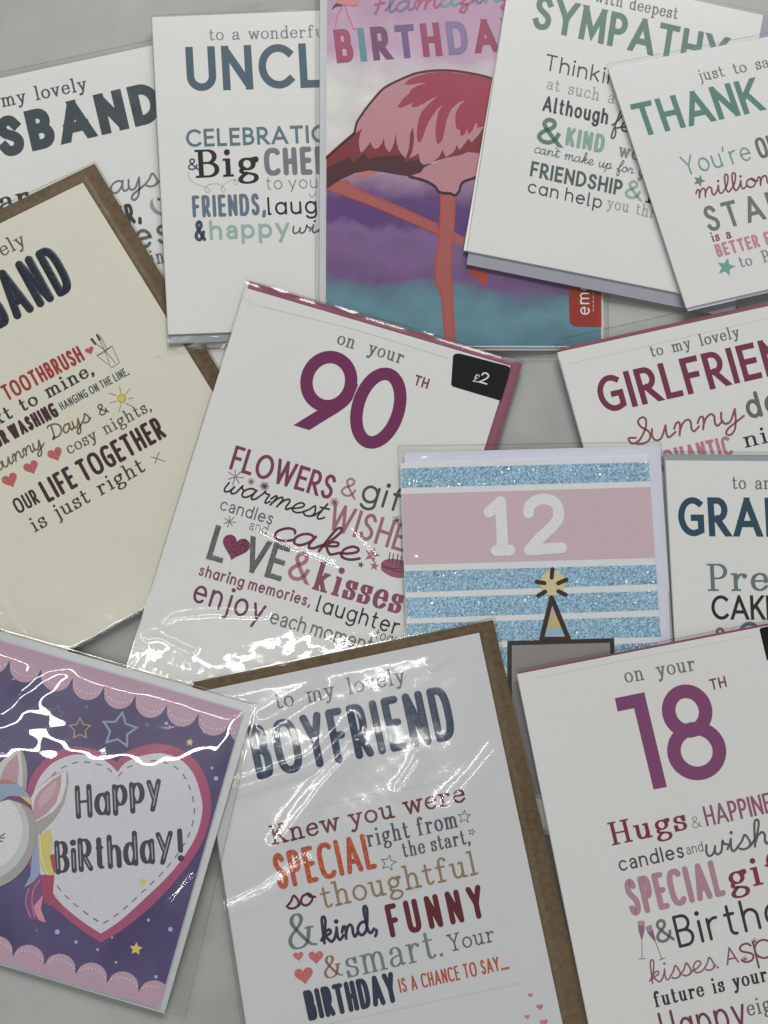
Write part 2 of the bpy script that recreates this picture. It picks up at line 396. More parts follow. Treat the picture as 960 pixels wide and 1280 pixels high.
def parse_glyph(s, sq=2.0):
    """-> list of (kind, points); kind: line, loop, dot, bar"""
    res = []
    for part in s.split('|'):
        tk = part.replace('~', ' ~ ').split()
        i, pts, kind = 0, [], 'line'
        e = 2.0 / sq

        def arc(cx, cy, rx, ry, a0, a1):
            n = max(6, int(abs(a1 - a0) / 9))
            o = []
            for k in range(n + 1):
                a = math.radians(a0 + (a1 - a0) * k / n)
                c, s_ = math.cos(a), math.sin(a)
                o.append((cx + rx * math.copysign(abs(c) ** e, c), cy + ry * math.copysign(abs(s_) ** e, s_)))
            return o
        while i < len(tk):
            c = tk[i]
            if c in 'ML':
                pts.append((float(tk[i + 1]), float(tk[i + 2]))); i += 3
            elif c == 'A':
                new = arc(*[float(v) for v in tk[i + 1:i + 7]])
                if pts and abs(pts[-1][0] - new[0][0]) + abs(pts[-1][1] - new[0][1]) < 1e-3:
                    new = new[1:]
                pts += new; i += 7
            elif c == 'O':
                cx, cy, rx, ry = [float(v) for v in tk[i + 1:i + 5]]
                pts = arc(cx, cy, rx, ry, 90, 450)[:-1]; kind = 'loop'; i += 5
            elif c == 'D':
                pts = [(float(tk[i + 1]), float(tk[i + 2]))]; kind = 'dot'; i += 3
            elif c == 'F':
                x, y, l, r = [float(v) for v in tk[i + 1:i + 5]]
                pts = [(x - l, y), (x + r, y)]; kind = 'bar'; i += 5
            elif c == '~':
                v = [float(q) for q in tk[i + 1:]]
                if v:
                    pts = list(map(tuple, smooth_pts([(v[k], v[k + 1]) for k in range(0, len(v), 2)], 6)))
                i = len(tk)
        res.append((kind, np.array(pts, float)))
    return res


class Sheet:
    """collects flat (or domed) strokes and areas in photo pixels; build() lays them on a card as ONE mesh"""
    def __init__(self):
        self.v, self.h, self.f, self.k = [], [], [], 0

    def add(self, pts, hs, faces):
        o = sum(len(a) for a in self.v)
        self.v.append(np.asarray(pts, float)); self.h.append(np.asarray(hs, float) + self.k * 0.000008)
        self.f += [tuple(o + i for i in f) for f in faces]
        self.k = (self.k + 1) % 12

    def area(self, pts):
        self.add(pts, np.zeros(len(pts)), [tuple(range(len(pts)))])

    def disc(self, c, r, n=14, dome=0.0, ry=None):
        a = np.linspace(0, 2 * math.pi, n, endpoint=False)
        p = np.stack([c[0] + r * np.cos(a), c[1] + (ry or r) * np.sin(a)], 1)
        if dome:
            p = np.vstack([p, [c]])
            self.add(p, np.r_[np.zeros(n), dome], [(i, (i + 1) % n, n) for i in range(n)])
        else:
            self.area(p)

    def stroke(self, P, w, closed=False, cap='butt', cuts=(None, None), dome=0.0, clamp=(None, None)):
        """w: one width or one per point; cuts: (point, direction) lines the ends are trimmed to"""
        P = np.asarray(P, float)
        keep = [0] + [i for i in range(1, len(P)) if np.hypot(*(P[i] - P[i - 1])) > 1e-6]
        P = P[keep]
        w = np.full(len(P), float(w)) if np.isscalar(w) else np.asarray(w, float)[keep]
        n = len(P)
        if n < 2:
            return
        if closed:
            T0 = P - np.roll(P, 1, 0); T1 = np.roll(P, -1, 0) - P
        else:
            D = np.diff(P, axis=0); T0 = np.vstack([D[:1], D]); T1 = np.vstack([D, D[-1:]])
        T0 = T0 / np.maximum(np.hypot(T0[:, 0], T0[:, 1]), 1e-9)[:, None]
        T1 = T1 / np.maximum(np.hypot(T1[:, 0], T1[:, 1]), 1e-9)[:, None]
        N0 = np.stack([-T0[:, 1], T0[:, 0]], 1); N1 = np.stack([-T1[:, 1], T1[:, 0]], 1)
        N = N0 + N1
        L = np.hypot(N[:, 0], N[:, 1])
        N = N / np.maximum(L, 1e-6)[:, None]
        mit = np.minimum(1.0 / np.maximum(L / 2, 1e-3), 2.6)
        half = (w / 2 * mit)[:, None] * N
        A, B = P + half, P - half
        if not closed:
            for e, (i, tan) in enumerate(((0, -T1[0]), (n - 1, T0[-1]))):
                if cuts[e] is not None:
                    q, d = cuts[e]
                    for arr in (A, B):
                        den = tan[0] * d[1] - tan[1] * d[0]
                        s = ((q[0] - arr[i][0]) * d[1] - (q[1] - arr[i][1]) * d[0]) / den
                        arr[i] = arr[i] + tan * s
                    if clamp[e] is not None:                  # a stroke meeting another stays within its foot
                        c0, dd, lim = clamp[e]
                        for arr in (A, B):
                            off = (arr[i] - c0) @ dd
                            arr[i] = arr[i] + dd * (np.clip(off, -lim, lim) - off)
                elif cap == 'proj':
                    A[i] = A[i] + tan * w[i] / 2; B[i] = B[i] + tan * w[i] / 2
        if dome:
            m = 6
            cols, hh = [], []
            for j in range(m + 1):
                t = j / m
                cols.append(A * (1 - t) + B * t)
                hh.append(np.full(n, dome * math.sqrt(max(0.0, 1 - (2 * t - 1) ** 2)) * 1.0))
            pts = np.stack(cols, 1).reshape(-1, 2); hs = np.stack(hh, 1).reshape(-1)
            fs = []
            for i in range(n if closed else n - 1):
                a, b = i * (m + 1), ((i + 1) % n) * (m + 1)
                fs += [(a + j, a + j + 1, b + j + 1, b + j) for j in range(m)]
            self.add(pts, hs, fs)
            self.k -= 1
        else:
            fs = [(i, (i + 1) % n, n + (i + 1) % n, n + i) for i in range(n if closed else n - 1)]
            self.add(np.vstack([A, B]), np.zeros(2 * n), fs)
        if cap == 'round' and not closed:
            for i, tan in ((0, -T1[0]), (n - 1, T0[-1])):
                if cuts[0 if i == 0 else 1] is not None:
                    continue
                r = w[i] / 2
                b0 = math.atan2(tan[1], tan[0])
                ang = np.linspace(b0 - math.pi / 2, b0 + math.pi / 2, 9)
                ring = np.stack([P[i][0] + r * np.cos(ang), P[i][1] + r * np.sin(ang)], 1)
                if dome:
                    rings, hh = [], []
                    for q in range(4):
                        c = math.cos(q / 4 * math.pi / 2)
                        rings.append(P[i] + (ring - P[i]) * c); hh.append(np.full(9, dome * math.sin(q / 4 * math.pi / 2)))
                    pts = np.vstack(rings + [[P[i]]]); hs = np.r_[np.concatenate(hh), dome]
                    fs = []
                    for q in range(3):
                        fs += [(q * 9 + j, q * 9 + j + 1, q * 9 + 10 + j, q * 9 + 9 + j) for j in range(8)]
                    fs += [(27 + j, 28 + j, 36) for j in range(8)]
                    self.add(pts, hs, fs); self.k -= 1
                else:
                    self.area(ring)

    def build(self, name, card, mat, layer=0.00004, parent=None):
        uv = np.vstack(self.v); h = np.concatenate(self.h)
        co = on_plane(uv, card.plane, card.top + layer + h)
        return card.mesh(name, co, self.f, mat, parent or card.cover, uv)


def fonts_width(font, text, spu, gap, add_w):
    return sum((font[c][0] if c != ' ' else spu) for c in text), len(text.replace(' ', ''))


def lay_text(sheet, text, font, p0, p1, h, w, sub=None, up=None, cap='proj', gap=.16, space=.4, sq=2.0, thin=None,
             connect=False, slant=0.0, dome=0.0, only=None, inline=None):
    """pen the text so that text[sub] runs along the baseline p0 -> p1 (photo pixels), cap height h, stroke w"""
    p0, p1 = np.array(p0, float), np.array(p1, float)
    d = p1 - p0
    Lpx = np.hypot(*d); d = d / Lpx
    perp = np.array([d[1], -d[0]])
    U = perp if up is None else np.array(up, float)
    U = U / (U @ perp)
    i0, i1 = sub or (0, len(text))
    ww = 0.0 if connect else w

    def adv(s):
        u, c = 0.0, 0.0
        for k, ch in enumerate(s):
            if ch == ' ':
                u += space
                continue
            u += font[ch][0]; c += ww
            if k < len(s) - 1 and s[k + 1] != ' ':
                u += gap
        return u, c
    u, c = adv(text[i0:i1])
    kx = (Lpx - c) / u if u > 1e-6 else h
    pre = text[:i0]
    up_, cp_ = adv(pre + (text[i0] if False else '')) if pre else (0, 0)
    x = -(up_ * kx + cp_ + (gap * kx if pre and pre[-1] != ' ' else 0))
    tw = w if thin is None else thin
    for k, ch in enumerate(text):
        if ch == ' ':
            x += space * kx
            continue
        W, path = font[ch]
        if only is None or k in only:
            parts = parse_glyph(path, sq)
            ends = [tuple(np.round(pt, 3)) for kd, q in parts if kd == 'line' for pt in (q[0], q[-1])]
            for kind, pts in parts:
                gy = tw / 2 + pts[:, 1] * (h - tw)
                joint = [False, False]
                if kind == 'line' and len(pts) == 2 and cap == 'proj' and not connect:
                    joint = [ends.count(tuple(np.round(pts[e], 3))) > 1 and abs(pts[0][0] - pts[1][0]) > .1 and abs(pts[0][1] - pts[1][1]) > .5 for e in (0, 1)]
                    if any(joint):
                        pts = pts[0] + (pts[1] - pts[0]) * np.array([[0.], [.13], [.87], [1.]])
                        gy = tw / 2 + pts[:, 1] * (h - tw)
                gx = x + ww / 2 + pts[:, 0] * kx + slant * gy
                px = p0 + gx[:, None] * d + gy[:, None] * U
                if kind == 'dot':
                    if inline is not None:
                        continue
                    r = max(w * .62, tw * .8)
                    sheet.disc(px[0], r, dome=dome)
                    continue
                if kind == 'bar':
                    sheet.stroke(px, tw * 1.05, cap='proj' if cap == 'proj' else cap)
                    continue
                if thin is not None:
                    t = np.gradient(px, axis=0) if len(px) > 2 else np.repeat(px[-1:] - px[:1], len(px), 0)
                    t = t / np.maximum(np.hypot(t[:, 0], t[:, 1]), 1e-9)[:, None]
                    wd = thin + (w - thin) * np.clip(np.abs(t @ perp), 0, 1) ** 1.3
                else:
                    wd = w
                cuts = [None, None]
                if kind == 'line' and cap == 'proj' and not connect:
                    for e, (a, b) in enumerate(((0, 1), (-1, -2))):
                        tv = px[a] - px[b]
                        tv = tv / max(np.hypot(*tv), 1e-9)
                        y = pts[a][1]
                        if abs(tv @ perp) > .55:
                            for lv in (0.0, 1.0, .68, .62):
                                if abs(y - lv) < .004 and ((tv @ perp > 0) == (lv > 0)):
                                    yy = 0.0 if lv == 0 else tw + lv * (h - tw)
                                    cuts[e] = (p0 + yy * U, d)
                                    break
                if inline is not None and kind != 'line':
                    continue
                if inline is not None:
                    t = px[-1] - px[0]
                    if kind == 'line' and len(px) == 2 and abs(t @ perp) > .8 * np.hypot(*t):
                        sheet.stroke(px[0] + (px[-1] - px[0]) * np.array([[.12], [.5], [.86]]), inline, cap='round')
                    continue
                sheet.stroke(px, wd, closed=(kind == 'loop'), cap=cap, cuts=cuts, dome=dome,
                             clamp=[(px[e], d, w * .52) if joint[e] else None for e in (0, -1)])
        x += W * kx + ww
        if k < len(text) - 1 and text[k + 1] != ' ':
            x += gap * kx
# ------------------------------------------------------------------ a card: folded card + envelope in a clear sleeve
ENV_H, BACK_H, TOP_H = 0.00055, 0.00085, 0.00125          # metres above the packet's underside
PILE = []


def inside_dist(uv, quad):
    """signed distance in pixels to a convex quad, positive inside"""
    q = np.asarray(quad, float)
    uv = np.asarray(uv, float)
    d = np.full(len(uv), 1e9)
    area = sum(q[i][0] * q[(i + 1) % 4][1] - q[(i + 1) % 4][0] * q[i][1] for i in range(4))
    for i in range(4):
        a, b = q[i], q[(i + 1) % 4]
        e = b - a
        n = np.array([-e[1], e[0]]) / np.hypot(*e) * (1 if area > 0 else -1)
        d = np.minimum(d, (uv - a) @ n)
    return d


def in_poly_xy(p, poly):
    s = None
    ok = np.ones(len(p), bool)
    area = sum(poly[i][0] * poly[(i + 1) % 4][1] - poly[(i + 1) % 4][0] * poly[i][1] for i in range(4))
    for i in range(4):
        a, b = poly[i], poly[(i + 1) % 4]
        c = (b[0] - a[0]) * (p[:, 1] - a[1]) - (b[1] - a[1]) * (p[:, 0] - a[0])
        ok &= (c * (1 if area > 0 else -1)) >= -1e-9
    return ok


def quad_grid(q, n, m):
    q = np.asarray(q, float)
    s, t = np.meshgrid(np.linspace(0, 1, n), np.linspace(0, 1, m))
    s, t = s.ravel()[:, None], t.ravel()[:, None]
    return q[0] * (1 - s) * (1 - t) + q[1] * s * (1 - t) + q[2] * s * t + q[3] * (1 - s) * t


def resting_plane(foot_px):
    """let a stiff packet settle on the table and on what already lies there"""
    plane = (0.0, 0.0, 0.004)
    for _ in range(3):
        P = on_plane(quad_grid(foot_px, 8, 10), plane)[:, :2]
        corners = on_plane(foot_px, plane)[:, :2]
        extra = []
        for c in PILE:
            k = c.foot_xy[in_poly_xy(c.foot_xy, corners)]
            extra += list(k)
        if extra:
            P = np.vstack([P, extra])
        z = np.zeros(len(P))
        for c in PILE:
            m = in_poly_xy(P, c.foot_xy)
            a, b, cc = c.plane
            z[m] = np.maximum(z[m], a * P[m, 0] + b * P[m, 1] + cc + TOP_H + 0.0005)
        g = corners.mean(0)
        n = len(P)
        I, J, Kk = np.array(list(itertools.combinations(range(n), 3))).T
        A, B, C = P[I], P[J], P[Kk]
        den = (B[:, 1] - C[:, 1]) * (A[:, 0] - C[:, 0]) + (C[:, 0] - B[:, 0]) * (A[:, 1] - C[:, 1])
        ok = np.abs(den) > 1e-7
        I, J, Kk, A, B, C, den = I[ok], J[ok], Kk[ok], A[ok], B[ok], C[ok], den[ok]
        l1 = ((B[:, 1] - C[:, 1]) * (g[0] - C[:, 0]) + (C[:, 0] - B[:, 0]) * (g[1] - C[:, 1])) / den
        l2 = ((C[:, 1] - A[:, 1]) * (g[0] - C[:, 0]) + (A[:, 0] - C[:, 0]) * (g[1] - C[:, 1])) / den
        l3 = 1 - l1 - l2
        ok = (l1 >= 0) & (l2 >= 0) & (l3 >= 0)
        I, J, Kk, l1, l2, l3, den = I[ok], J[ok], Kk[ok], l1[ok], l2[ok], l3[ok], den[ok]
        h = l1 * z[I] + l2 * z[J] + l3 * z[Kk] + 1e-9 * np.abs(den) / np.abs(den).max()
        m = int(np.argmax(h))
        M = np.array([[P[q][0], P[q][1], 1.0] for q in (I[m], J[m], Kk[m])])
        a, b, c = np.linalg.solve(M, [z[I[m]], z[J[m]], z[Kk[m]]])
        plane = (a, b, c + 0.0002)
    return plane


def np_mesh(name, co, faces, mat, smooth=False):
    me = bpy.data.meshes.new(name)
    if isinstance(faces, np.ndarray):
        me.vertices.add(len(co)); me.vertices.foreach_set("co", np.asarray(co, np.float32).ravel())
        nf = len(faces)
        me.loops.add(nf * 4); me.loops.foreach_set("vertex_index", faces.astype(np.int32).ravel())
        me.polygons.add(nf)
        me.polygons.foreach_set("loop_start", np.arange(0, nf * 4, 4, dtype=np.int32))
        me.update(calc_edges=True)
    else:
        me.from_pydata([tuple(c) for c in co], [], faces)
    me.materials.append(mat)
    if smooth:
        me.polygons.foreach_set("use_smooth", np.ones(len(me.polygons), bool))
    me.update()
    return me


class Card:
    def __init__(self, label, cover, env, film, stock, env_mat, up=None, foot=None, group="greeting cards spread over the table", has_env=True):
        self.cover_q = np.asarray(cover, float); self.env_q = np.asarray(env, float); self.film_q = np.asarray(film, float)
        foot = np.asarray(foot if foot is not None else [self.cover_q[i] + (self.env_q[i] - self.cover_q[i]) * .5 for i in range(4)], float)
        self.plane = resting_plane(foot)
        self.foot_xy = on_plane(foot, self.plane)[:, :2]
        self.top = TOP_H
        self.up = up
        PILE.append(self)
        e = bpy.data.objects.new("greeting_card", None)
        scene.collection.objects.link(e)
        e.empty_display_size = 0.02
        self.loc = on_plane([self.cover_q.mean(0)], self.plane)[0]
        e.location = self.loc.tolist()
        e["label"], e["category"], e["group"] = label, "greeting card", group
        self.root = e
        self.envelope = self.slab("envelope", self.env_q, ENV_H, 0.0005, env_mat) if has_env else None
        self.back = self.slab("card_back", self.shift(self.cover_q, (-.6, .8)), BACK_H, 0.00026, stock)
        self.cover = self.slab("card_cover", self.cover_q, TOP_H, 0.00032, stock)
        self.sheet = None

    @staticmethod
    def shift(q, d):
        return np.asarray(q, float) + np.asarray(d, float)

    def link(self, name, me, parent):
        o = bpy.data.objects.new(name, me)
        scene.collection.objects.link(o)
        o.parent = parent
        return o

    def mesh(self, name, co, faces, mat, parent, uv=None, smooth=False):
        me = np_mesh(name, np.asarray(co) - self.loc, faces, mat, smooth)
        if uv is not None:
            lay = me.uv_layers.new(name="UVMap")
            idx = np.zeros(len(me.loops), np.int32)
            me.loops.foreach_get("vertex_index", idx)
            lay.data.foreach_set("uv", (np.asarray(uv)[idx] / np.array([960.0, 1280.0])).astype(np.float32).ravel())
        # printed areas face up
        if me.polygons and me.polygons[0].normal.z < 0 and not smooth:
            me.flip_normals()
        return self.link(name, me, parent)

    def slab(self, name, quad, h_top, thick, mat):
        top = on_plane(quad, self.plane, h_top) - self.loc
        bm = bmesh.new()
        tv = [bm.verts.new(p) for p in top]
        bv = [bm.verts.new(p - np.array([0, 0, thick])) for p in top]
        bm.faces.new(tv); bm.faces.new(bv[::-1])
        for i in range(4):
            bm.faces.new((tv[i], bv[i], bv[(i + 1) % 4], tv[(i + 1) % 4]))
        bmesh.ops.recalc_face_normals(bm, faces=bm.faces)
        bm.edges.ensure_lookup_table()
        ed = [e for e in bm.edges if all(v in tv for v in e.verts)]
        bmesh.ops.bevel(bm, geom=ed, offset=0.00010, segments=2, affect='EDGES', profile=.6)
        me = bpy.data.meshes.new(name)
        bm.to_mesh(me); bm.free()
        me.materials.append(mat)
        return self.link(name, me, self.root)

    # -------- printing on the cover
    def text(self, text, font, x0, y0, x1, y1, h, w, col, name="lettering", mat=None, colors=None, dome=0.0, layer=.00004, **kw):
        kw.setdefault("up", self.up)
        if font == 'ser':
            w *= 1.14
        spec = dict(STYLES[font]); spec.update(kw)
        fnt = spec.pop("font")
        if isinstance(spec.get("thin"), float) and spec["thin"] < 1:
            spec["thin"] = w * spec["thin"]
        if colors:
            for k, c in enumerate(colors):
                if text[k] == ' ':
                    continue
                s = Sheet()
                lay_text(s, text, fnt, (x0, y0), (x1, y1), h, w, only=(k,), dome=dome, **spec)
                s.build("letter", self, mat(c) if mat else ink(c), layer)
            return
        s = Sheet()
        lay_text(s, text, fnt, (x0, y0), (x1, y1), h, w, dome=dome, **spec)
        return s.build(name, self, (mat(col) if mat else ink(col)), layer)

    def area(self, name, pts, col, layer=0, mat=None, smooth=False):
        s = Sheet()
        s.area(smooth_pts(list(pts) + [pts[0]], 5)[:-1] if smooth else pts)
        return s.build(name, self, mat or ink(col), .00003 + .00003 * layer)

    def line(self, name, strokes, w, col, layer=0, smooth=True, closed=False, mat=None):
        s = Sheet()
        for st in strokes:
            p = smooth_pts(list(st) + ([st[0]] if closed else []), 5) if smooth and len(st) > 2 else np.array(st, float)
            s.stroke(p[:-1] if (closed and smooth) else p, w, closed=closed, cap='round')
        return s.build(name, self, mat or ink(col), .00003 + .00003 * layer)

    def heart(self, cx, cy, size, ang, col, layer=0, gloss=None):
        t = np.linspace(0, 2 * math.pi, 40, endpoint=False)
        x = 16 * np.sin(t) ** 3
        y = -(13 * np.cos(t) - 5 * np.cos(2 * t) - 2 * np.cos(3 * t) - np.cos(4 * t))
        p = np.stack([x, y], 1) / 32.0 * size
        a = math.radians(ang)
        R = np.array([[math.cos(a), -math.sin(a)], [math.sin(a), math.cos(a)]])
        s = Sheet(); s.area(p @ R.T + np.array([cx, cy]))
        return s.build("heart", self, gloss or ink(col, grain=.16), .00003 + .00003 * layer)

    def star(self, cx, cy, r, ang, col, layer=0, outline=None, inner=.45, name="star"):
        p = []
        for k in range(10):
            a = math.radians(ang + 36 * k)
            q = r if k % 2 == 0 else r * inner
            p.append((cx + q * math.sin(a), cy - q * math.cos(a)))
        s = Sheet()
        if outline:
            s.stroke(p, outline, closed=True)
        else:
            s.area(p)
        return s.build(name, self, ink(col), .00003 + .00003 * layer)

    def burst(self, cx, cy, r, n, w, col, ang=8, r0=0.12):
        s = Sheet()
        for k in range(n):
            a = 2 * math.pi * k / n + math.radians(ang)
            rr = r * (1 if k % 2 == 0 else .86)
            s.stroke([(cx + rr * r0 * math.cos(a), cy + rr * r0 * math.sin(a)), (cx + rr * math.cos(a), cy + rr * math.sin(a))], w, cap='round')
        return s.build("starburst", self, ink(col), .00004)

    # -------- the clear sleeve
    def sleeve(self, seed=0, step=4.0, waves=(), creases=(), gap=.00035, rough=.03, grain=0.0, seam=.9, pleats=(), drop=16.0):
        self.drop = drop
        q = self.film_q
        n = int(max(np.hypot(*(q[1] - q[0])), np.hypot(*(q[2] - q[3]))) / step) + 2
        m = int(max(np.hypot(*(q[3] - q[0])), np.hypot(*(q[2] - q[1]))) / step) + 2
        uv = quad_grid(q, n, m)
        h = self.film_height(uv, seed, waves, creases, gap, pleats)
        co = on_plane(uv, self.plane, h)
        i = np.arange(n * m).reshape(m, n)
        fc = np.stack([i[:-1, :-1], i[:-1, 1:], i[1:, 1:], i[1:, :-1]], -1).reshape(-1, 4)[:, ::-1]
        film = self.mesh("cellophane_sleeve", co, fc, cellophane(rough, grain), self.root, smooth=True)
        if seam:
            s = Sheet()
            e = [i[0, :], i[:, -1], i[-1, ::-1], i[::-1, 0]]
            ring = np.concatenate([a[:-1] for a in e])
            P = uv[ring]
            c = P.mean(0)
            co2, fs = [], []
            inner = P + (c - P) / np.hypot(*(c - P).T)[:, None] * seam * 1.3
            k = len(ring)
            hh = h[ring] + .00006
            allp = np.vstack([on_plane(P, self.plane, hh), on_plane(inner, self.plane, hh)])
            fs = [(a, (a + 1) % k, k + (a + 1) % k, k + a) for a in range(k)]
            self.mesh("sleeve_seam", allp, fs, seam_mat(), film)
        return film

    def film_height(self, uv, seed, waves, creases, gap, pleats):
        rng = np.random.RandomState(seed)
        dc = inside_dist(uv, self.cover_q); de = inside_dist(uv, self.env_q)
        sm = lambda x: np.clip(x, 0, 1) ** 2 * (3 - 2 * np.clip(x, 0, 1))
        base = np.maximum(self.top * sm((dc + self.drop) / self.drop), ENV_H * sm((de + self.drop * .75) / (self.drop * .75))) + .0002
        bulge = gap * sm((np.minimum(np.maximum(dc, de), 30) + 4) / 34)
        w = np.zeros(len(uv))
        for amp, wl, k in waves:
            for _ in range(k):
                a = rng.uniform(0, 2 * math.pi)
                l = wl * math.exp(rng.uniform(-.5, .5))
                w += amp * (l / wl) / math.sqrt(k) * np.sin(2 * math.pi * (uv[:, 0] * math.cos(a) + uv[:, 1] * math.sin(a)) / l + rng.uniform(0, 6.28))
        for pts, wid, amp in creases:
            P = np.array(pts, float)
            d = np.full(len(uv), 1e9)
            for a, b in zip(P[:-1], P[1:]):
                e = b - a
                t = np.clip(((uv - a) @ e) / (e @ e), 0, 1)
                d = np.minimum(d, np.hypot(*(uv - a - t[:, None] * e).T))
            w += amp * np.exp(-(d / wid) ** 2)
        for (a, b), wl, amp, reach in pleats:             # gathers that run out from an edge a-b
            a, b = np.array(a, float), np.array(b, float)
            e = (b - a) / np.hypot(*(b - a))
            nrm = np.array([e[1], -e[0]])
            al, di = (uv - a) @ e, (uv - a) @ nrm
            ln = np.hypot(*(b - a))
            msk = np.exp(-(di / reach) ** 2) * sm((al + 12) / 24) * sm((ln - al + 12) / 24)
            ph = al + 6 * np.sin(al / 23.0) + .22 * di * np.sin(al / 31.0) + 2.5 * np.sin(di / 9.0 + al / 17.0)
            w += amp * msk * (np.sin(2 * math.pi * ph / wl) + .5 * np.sin(2 * math.pi * ph / wl * 1.9 + di / 7))
        h = base + np.maximum(bulge + w, -.00015 + 0 * w)
        return np.maximum(h, np.where(dc > -1, self.top + .00016, 0.0002))


def seam_mat():
    if "seam" in MATS:
        return MATS["seam"]
    m = bpy.data.materials.new("sleeve_edge")
    m.use_nodes = True
    nt = m.node_tree
    nt.nodes.clear()
    out = nt.nodes.new("ShaderNodeOutputMaterial")
    mix = nt.nodes.new("ShaderNodeMixShader")
    tr = nt.nodes.new("ShaderNodeBsdfTransparent")
    tr.inputs[0].default_value = (.82, .82, .82, 1)
    gl = nt.nodes.new("ShaderNodeBsdfGlossy")
    gl.inputs["Roughness"].default_value = .12
    mix.inputs[0].default_value = .22
    nt.links.new(tr.outputs[0], mix.inputs[1]); nt.links.new(gl.outputs[0], mix.inputs[2]); nt.links.new(mix.outputs[0], out.inputs[0])
    MATS["seam"] = m
    return m


STYLES = {
    'caps': dict(font=SANS, cap='proj', gap=.16, space=.45),
    'cond': dict(font=SANS, cap='proj', gap=.22, sq=2.8, space=.7),
    'rnd': dict(font=SANS, cap='round', gap=.22, sq=2.8, space=.7),
    'soft': dict(font=SANS, cap='round', gap=.2, space=.5),
    'hum': dict(font=HUMAN, cap='proj', gap=.2, space=.5),
    'ser': dict(font=SERIF, cap='proj', gap=.07, space=.62, thin=.5),
    'serb': dict(font=SERIF, cap='proj', gap=.06, space=.5, thin=.42),
    'slab': dict(font=SERIF, cap='round', gap=.06, space=.42, thin=.8),
    'scr': dict(font=SCRIPT, cap='round', gap=0.0, space=.45, connect=True, slant=.12),
}

# ------------------------------------------------------------------ the table they lie on
def table_mat():
    m, nt, p = new_mat("grey_laminate")
    tc = nt.nodes.new("ShaderNodeTexCoord")
    n1 = nt.nodes.new("ShaderNodeTexNoise"); n1.inputs["Scale"].default_value = 9; n1.inputs["Detail"].default_value = 6; n1.inputs["Roughness"].default_value = .6
    n2 = nt.nodes.new("ShaderNodeTexNoise"); n2.inputs["Scale"].default_value = 70; n2.inputs["Detail"].default_value = 8; n2.inputs["Roughness"].default_value = .7
    mp = nt.nodes.new("ShaderNodeMapping"); mp.inputs["Scale"].default_value = (14, 60, 1); mp.inputs["Rotation"].default_value = (0, 0, .5)
    n3 = nt.nodes.new("ShaderNodeTexNoise"); n3.inputs["Scale"].default_value = 1.2; n3.inputs["Detail"].default_value = 3
    r1 = nt.nodes.new("ShaderNodeValToRGB")
    r1.color_ramp.elements[0].position, r1.color_ramp.elements[1].position = .33, .68
    r1.color_ramp.elements[0].color = alb((128, 131, 126)); r1.color_ramp.elements[1].color = alb((150, 152, 147))
    r3 = nt.nodes.new("ShaderNodeValToRGB")
    r3.color_ramp.elements[0].position, r3.color_ramp.elements[1].position = .64, .70
    r3.color_ramp.elements[0].color = (1, 1, 1, 1); r3.color_ramp.elements[1].color = (.80, .80, .80, 1)
    r2 = nt.nodes.new("ShaderNodeValToRGB")
    r2.color_ramp.elements[0].position, r2.color_ramp.elements[1].position = .27, .33
    r2.color_ramp.elements[0].color = (.72, .72, .72, 1); r2.color_ramp.elements[1].color = (1, 1, 1, 1)
    mu = nt.nodes.new("ShaderNodeMixRGB"); mu.blend_type = 'MULTIPLY'; mu.inputs[0].default_value = .8
    mu2 = nt.nodes.new("ShaderNodeMixRGB"); mu2.blend_type = 'MULTIPLY'; mu2.inputs[0].default_value = .8
    L = nt.links.new
    L(tc.outputs["Object"], n1.inputs["Vector"]); L(tc.outputs["Object"], n2.inputs["Vector"])
    L(tc.outputs["Object"], mp.inputs["Vector"]); L(mp.outputs[0], n3.inputs["Vector"])
    L(n1.outputs["Fac"], r1.inputs[0]); L(n2.outputs["Fac"], r2.inputs[0]); L(n3.outputs["Fac"], r3.inputs[0])
    L(r1.outputs[0], mu.inputs[1]); L(r2.outputs[0], mu.inputs[2]); L(mu.outputs[0], mu2.inputs[1]); L(r3.outputs[0], mu2.inputs[2])
    L(mu2.outputs[0], p.inputs["Base Color"])
    p.inputs["Roughness"].default_value = .5
    bp = nt.nodes.new("ShaderNodeBump"); bp.inputs["Strength"].default_value = .08; bp.inputs["Distance"].default_value = .001
    L(n2.outputs["Fac"], bp.inputs["Height"]); L(bp.outputs[0], p.inputs["Normal"])
    return m


bm = bmesh.new()
bmesh.ops.create_grid(bm, x_segments=8, y_segments=8, size=1.2)
me = bpy.data.meshes.new("tabletop")
bm.to_mesh(me); bm.free()
me.materials.append(table_mat())
table = bpy.data.objects.new("tabletop", me)
scene.collection.objects.link(table)
table["kind"] = "structure"
table["label"] = "pale grey scuffed tabletop under all the cards"

WHITE = paper((197, 197, 194), fibre=.012, name="white_card_stock")
CREAM = paper((192, 190, 176), fibre=.016, name="cream_card_stock")
COOL = paper((184, 184, 186), fibre=.014, name="cool_white_card_stock")
KRAFT = paper((90, 75, 55), rough=.75, fibre=.34, scale=420, name="kraft_envelope_paper")
MAROON = paper((122, 74, 88), rough=.7, fibre=.06, name="maroon_envelope_paper")
LILAC = paper((140, 140, 150), rough=.65, name="lilac_envelope_paper")
GREYENV = paper((132, 138, 142), rough=.65, name="grey_envelope_paper")
WHITENV = paper((186, 188, 200), rough=.6, name="white_envelope_paper")
ASHENV = paper((174, 176, 178), rough=.6, name="pale_grey_envelope_paper")
BRIGHT = paper((196, 198, 202), name="bright_white_card_stock")
SILVER = paper((178, 180, 182), rough=.38, fibre=.10, scale=2200, name="pearl_envelope_paper", bump=.3, metal=.35)
